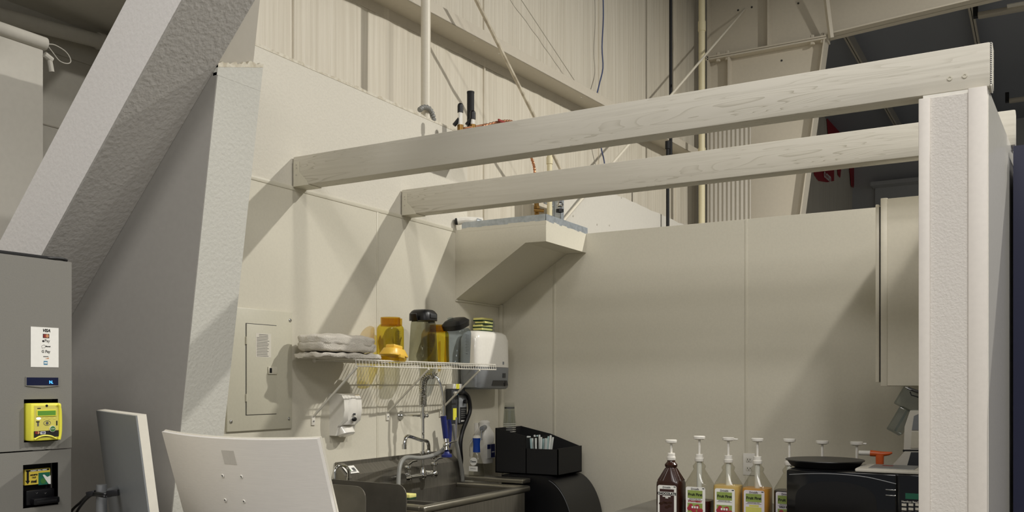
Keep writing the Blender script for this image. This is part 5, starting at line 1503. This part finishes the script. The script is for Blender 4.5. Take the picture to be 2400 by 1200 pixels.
# bill acceptor
XB = VX-0.02
def bpt(u, v, x=XB): return onx(u, v, x)
la, lb2 = bpt(58, 1138), bpt(118, 1096)
sgn = B().box(XB-0.014, XB, la.y, lb2.y, la.z, lb2.z, 0.001).build('bill_sign', 'yellow_label', vm, smooth=False)
def bbox(u0, u1, v0, v1, m_, nm, d0=0.0, d1=0.0006):
    a, b_ = bpt(u0, v1), bpt(u1, v0)
    return B().box(XB+d0, XB+d1, a.y, b_.y, a.z, b_.z).build(nm, m_, sgn, smooth=False)
bbox(61, 115, 1098, 1106, 'ink_black', 'header_bar')
text('INSERT BILL HERE', 0.0066, bpt(90, 1102) + V(0.001, 0, 0), Yd, Zd, 'sticker_white', sgn, fat=0.0002, shear=0.2)
bbox(62.5, 67.5, 1104, 1128, 'ink_black', 'arrow_shaft')
a, b_, c_ = bpt(59, 1127), bpt(70, 1127), bpt(65, 1135)
B().prism([(a.y, a.z), (b_.y, b_.z), (c_.y, c_.z)], XB, XB+0.0006, 'YZ').build('arrow_head', 'ink_black', sgn, smooth=False)
bbox(90, 117, 1106, 1137, 'dark_green', 'bill_print')
p = bpt(101, 1127); B().cyl(p + V(0.0004, 0, 0), p + V(0.0012, 0, 0), 0.0085, 16).build('bill_circle', 'ink_green', sgn)
hp2 = [bpt(u, v) for u, v in ((99, 1113), (103, 1112), (110, 1118), (118, 1114), (118, 1134), (113, 1134), (106, 1124))]
B().prism([(q.y, q.z) for q in hp2], XB+0.0012, XB+0.002, 'YZ').build('hand_print', 'sticker_white', sgn, smooth=False)
text('ACCEPTS', 0.0055, bpt(79, 1113) + V(0.001, 0, 0), Yd, Zd, 'ink_black', sgn, fat=0.0003)
text('1 & 5', 0.006, bpt(79, 1119) + V(0.001, 0, 0), Yd, Zd, 'ink_black', sgn, fat=0.0003)
text('mei', 0.012, bpt(79, 1128) + V(0.001, 0, 0), Yd, Zd, 'ink_black', sgn, fat=0.0005)
va, vb = bpt(57, 1186), bpt(124, 1143)
bv = B().box(XB-0.014, XB+0.01, va.y, vb.y, va.z, vb.z, 0.004).build('bill_acceptor', 'black_plastic', vm)
zz = va.z + (vb.z-va.z)*0.45
B().box(XB+0.01, XB+0.03, va.y+0.012, vb.y+0.003, zz-0.018, zz, 0.003).build('slot_lip', 'black_plastic', bv)
B().box(XB+0.0295, XB+0.0305, va.y+0.02, vb.y-0.006, zz-0.012, zz-0.006).build('slot', 'black_matt', bv)
for u in (86, 106):
    p = bpt(u, 1156, XB+0.0102); B().tube([p + V(0, -0.003, 0.002), p + V(0, 0, -0.002), p + V(0, 0.003, 0.002)], 0.0006, 5).build('chevron', 'ink_grey', bv)

# black flat cable box on top of the machine
fb = thing('cable_box', 'thin black cable and box lying on top of the vending machine', 'cable', (VX-0.1, vy1-0.3, vz1))
B().box(VX-0.30, VX-0.004, vy1-0.62, vy1-0.075, vz1, vz1+0.0105, 0.002).build('flat_box', 'black_matt', fb)
B().tube(catmull([V(VX-0.03, vy1-0.10, vz1+0.006), V(VX-0.012, vy1-0.07, vz1+0.0055), V(VX-0.010, vy1-0.03, vz1+0.008), V(VX-0.014, vy1-0.008, vz1+0.0055)], 6), 0.0055, 8).build('cable_end', 'black_plastic', fb)

# monitors on the front counter
DZ = 0.98
fc_ = thing('front_counter', 'front counter below the picture carrying the two monitors', 'counter', (-1.6, 2.0, 0))
a1 = atd(380, 1019, 3.03); a2 = atd(744, 1037, 2.63)
b1_ = atd(225, 963, 3.05); b2_ = atd(318, 975, 2.53)
B().prism([(-2.35, 1.45), (-1.75, 1.15), (-0.75, 1.75), (-0.75, 2.75), (-1.75, 2.85), (-2.35, 2.3)], DZ-0.04, DZ, 'XY').build('worktop', 'counter_grey', fc_, smooth=False)
B().prism([(-2.3, 1.5), (-1.77, 1.2), (-0.8, 1.8), (-0.8, 2.7), (-1.75, 2.8), (-2.3, 2.28)], 0, DZ-0.04, 'XY').build('cupboard', 'cabinet_white', fc_, smooth=False)

def monitor(A, C_, h, tilt, curve, label, bm_, em_, th=0.012, bz=0.006):
    """A, C_ = top corners, back of the monitor faces the camera"""
    A, C_ = V(A), V(C_)
    zt = (A.z + C_.z)/2; A.z = C_.z = zt
    W_ = (C_-A).length
    xd = (C_-A).normalized()
    back = V(xd.y, -xd.x, 0)
    if back.dot(EYE - A) < 0: back = -back
    upv = (V(0, 0, 1)*math.cos(tilt) + back*math.sin(tilt)).normalized()
    nb = xd.cross(upv).normalized()
    if nb.dot(back) < 0: nb = -nb
    mid = (A+C_)/2 + back*curve
    t = thing('monitor', label, 'monitor', (mid.x, mid.y, DZ))
    b = B(); n = 24
    rows = []
    for j in (0, 1):
        row = []
        for i in range(n+1):
            k = i/n*2-1
            sag = curve*(k*k)
            for (dz, dn) in ((0, 0), (-h, 0)):
                p = mid + xd*(k*W_/2) + upv*dz - nb*(sag + (th if j else 0))
                row.append(b.bm.verts.new(p))
        rows.append(row)
    f, r_2 = rows
    for i in range(n):
        b.bm.faces.new((f[2*i], f[2*i+2], f[2*i+3], f[2*i+1]))
        b.bm.faces.new((r_2[2*i], r_2[2*i+1], r_2[2*i+3], r_2[2*i+2]))
        b.bm.faces.new((f[2*i], r_2[2*i], r_2[2*i+2], f[2*i+2]))
        b.bm.faces.new((f[2*i+1], f[2*i+3], r_2[2*i+3], r_2[2*i+1]))
    b.bm.faces.new((f[0], f[1], r_2[1], r_2[0])); b.bm.faces.new((f[-2], r_2[-2], r_2[-1], f[-1]))
    b.build('rear_shell', bm_, t, angle=40)
    # screen side bezel
    b = B()
    rows = []
    for j in (0, 1):
        row = []
        for i in range(n+1):
            k = i/n*2-1
            for dz in (0.0015, -h-0.0015):
                row.append(b.bm.verts.new(mid + xd*(k*(W_/2+0.0015)) + upv*dz - nb*(curve*k*k + th + (bz if j else 0))))
        rows.append(row)
    f, r_2 = rows
    for i in range(n):
        b.bm.faces.new((f[2*i], f[2*i+2], f[2*i+3], f[2*i+1])); b.bm.faces.new((r_2[2*i], r_2[2*i+1], r_2[2*i+3], r_2[2*i+2]))
        b.bm.faces.new((f[2*i], r_2[2*i], r_2[2*i+2], f[2*i+2])); b.bm.faces.new((f[2*i+1], f[2*i+3], r_2[2*i+3], r_2[2*i+1]))
    b.bm.faces.new((f[0], f[1], r_2[1], r_2[0])); b.bm.faces.new((f[-2], r_2[-2], r_2[-1], f[-1]))
    b.build('front_bezel', em_, t, angle=40)
    return t, mid, xd, upv, nb, W_
def hit(u, v, mid, nb):
    d = ray(u, v); return EYE + d*((mid-EYE).dot(nb)/d.dot(nb))
t, mid, xd, upv, nb, W_ = monitor(a1, a2, 0.40, math.radians(17), 0.035, 'large white curved monitor seen from behind at bottom left', 'monitor_white', 'monitor_edge')
for (u, v) in ((522, 1115), (566, 1117), (528, 1172), (572, 1175)):
    p = hit(u, v, mid, nb)
    B().lathe([(0.0005, 0.0), (0.0035, 0.0), (0.0035, -0.002)], (0, 0, 0), 12, frame(p + nb*0.0012, xd, nb)).build('screw_hole', 'machine_recess', t)
    B().lathe([(0.0036, 0.0), (0.0036, 0.002), (0.0062, 0.001), (0.0066, 0.0)], (0, 0, 0), 16, frame(p + nb*0.0002, xd, nb)).build('screw_ring', 'white_gloss', t)
p = hit(537, 1072, mid, nb)
B().box(-0.029, 0.029, -0.023, 0.023, 0, 0.0006, m=frame(p, xd, nb)).build('back_label', 'monitor_mark', t, smooth=False)
c_ = mid - upv*0.40
B().tube([mid - upv*0.30 + nb*0.005, mid - upv*0.34 + nb*0.07, V((mid + nb*0.09).x, (mid + nb*0.09).y, DZ+0.01)], 0.022, 14).build('stand_neck', 'silver', t)
q = mid + nb*0.06; B().lathe([(0.11, 0), (0.11, 0.008), (0.03, 0.012)], (q.x, q.y, DZ), 32).build('stand_base', 'silver', t)
t2, mid, xd, upv, nb, W_ = monitor(b1_, b2_, 0.42, math.radians(7), 0.0, 'grey-backed flat monitor with white edges beside the vending machine', 'monitor_grey', 'monitor_edge', 0.004, 0.024)
pp = atd(238, 1150, 2.75)
B().cyl((pp.x, pp.y, DZ), (pp.x, pp.y, atd(238, 1136, 2.75).z), 0.0155, 20).build('stand_pole', 'silver', t2)
B().box(pp.x-0.09, pp.x+0.09, pp.y-0.08, pp.y+0.08, DZ, DZ+0.008, 0.003).build('stand_base', 'silver', t2)
m1 = hit(275, 1148, mid, nb)
B().tube([V(pp.x, pp.y, m1.z), m1 - nb*0.002], 0.014, 12).build('arm', 'silver', t2)
pl2 = [atd(275, 1156, 2.70), atd(262, 1158, 2.70), atd(252, 1158, 2.70), atd(240, 1158, 2.70), atd(222, 1156, 2.74), atd(205, 1162, 2.8), atd(188, 1178, 2.85), atd(168, 1198, 2.9), atd(160, 1230, 2.92)]
tag(B().tube(catmull(pl2, 6), 0.0042, 8).build('power_cable', 'black_plastic'), 'upper black cable running from the grey monitor to the left', 'cable')
pl3 = [atd(250, 1164, 2.69), atd(240, 1163, 2.69), atd(218, 1160, 2.75), atd(202, 1170, 2.8), atd(186, 1190, 2.84), atd(172, 1215, 2.88)]
tag(B().tube(catmull(pl3, 6), 0.0042, 8).build('video_cable', 'black_plastic'), 'lower black cable beside the silver monitor pole', 'cable')
q = atd(265, 1156, 2.695)
tag(B().box(-0.017, 0.017, -0.008, 0.008, -0.009, 0.009, 0.002, m=frame(q, RT + V(0, 0, 0.12))).build('cable_plug', 'black_plastic'), 'black cable plug in the back of the grey monitor', 'plug')
q = atd(214, 1157, 2.75)
tag(B().box(-0.013, 0.013, -0.008, 0.008, -0.008, 0.008, 0.002, m=frame(q, RT + V(0, 0, 0.2))).build('cable_ferrite', 'black_plastic'), 'black block on the cable left of the silver pole', 'cable block')
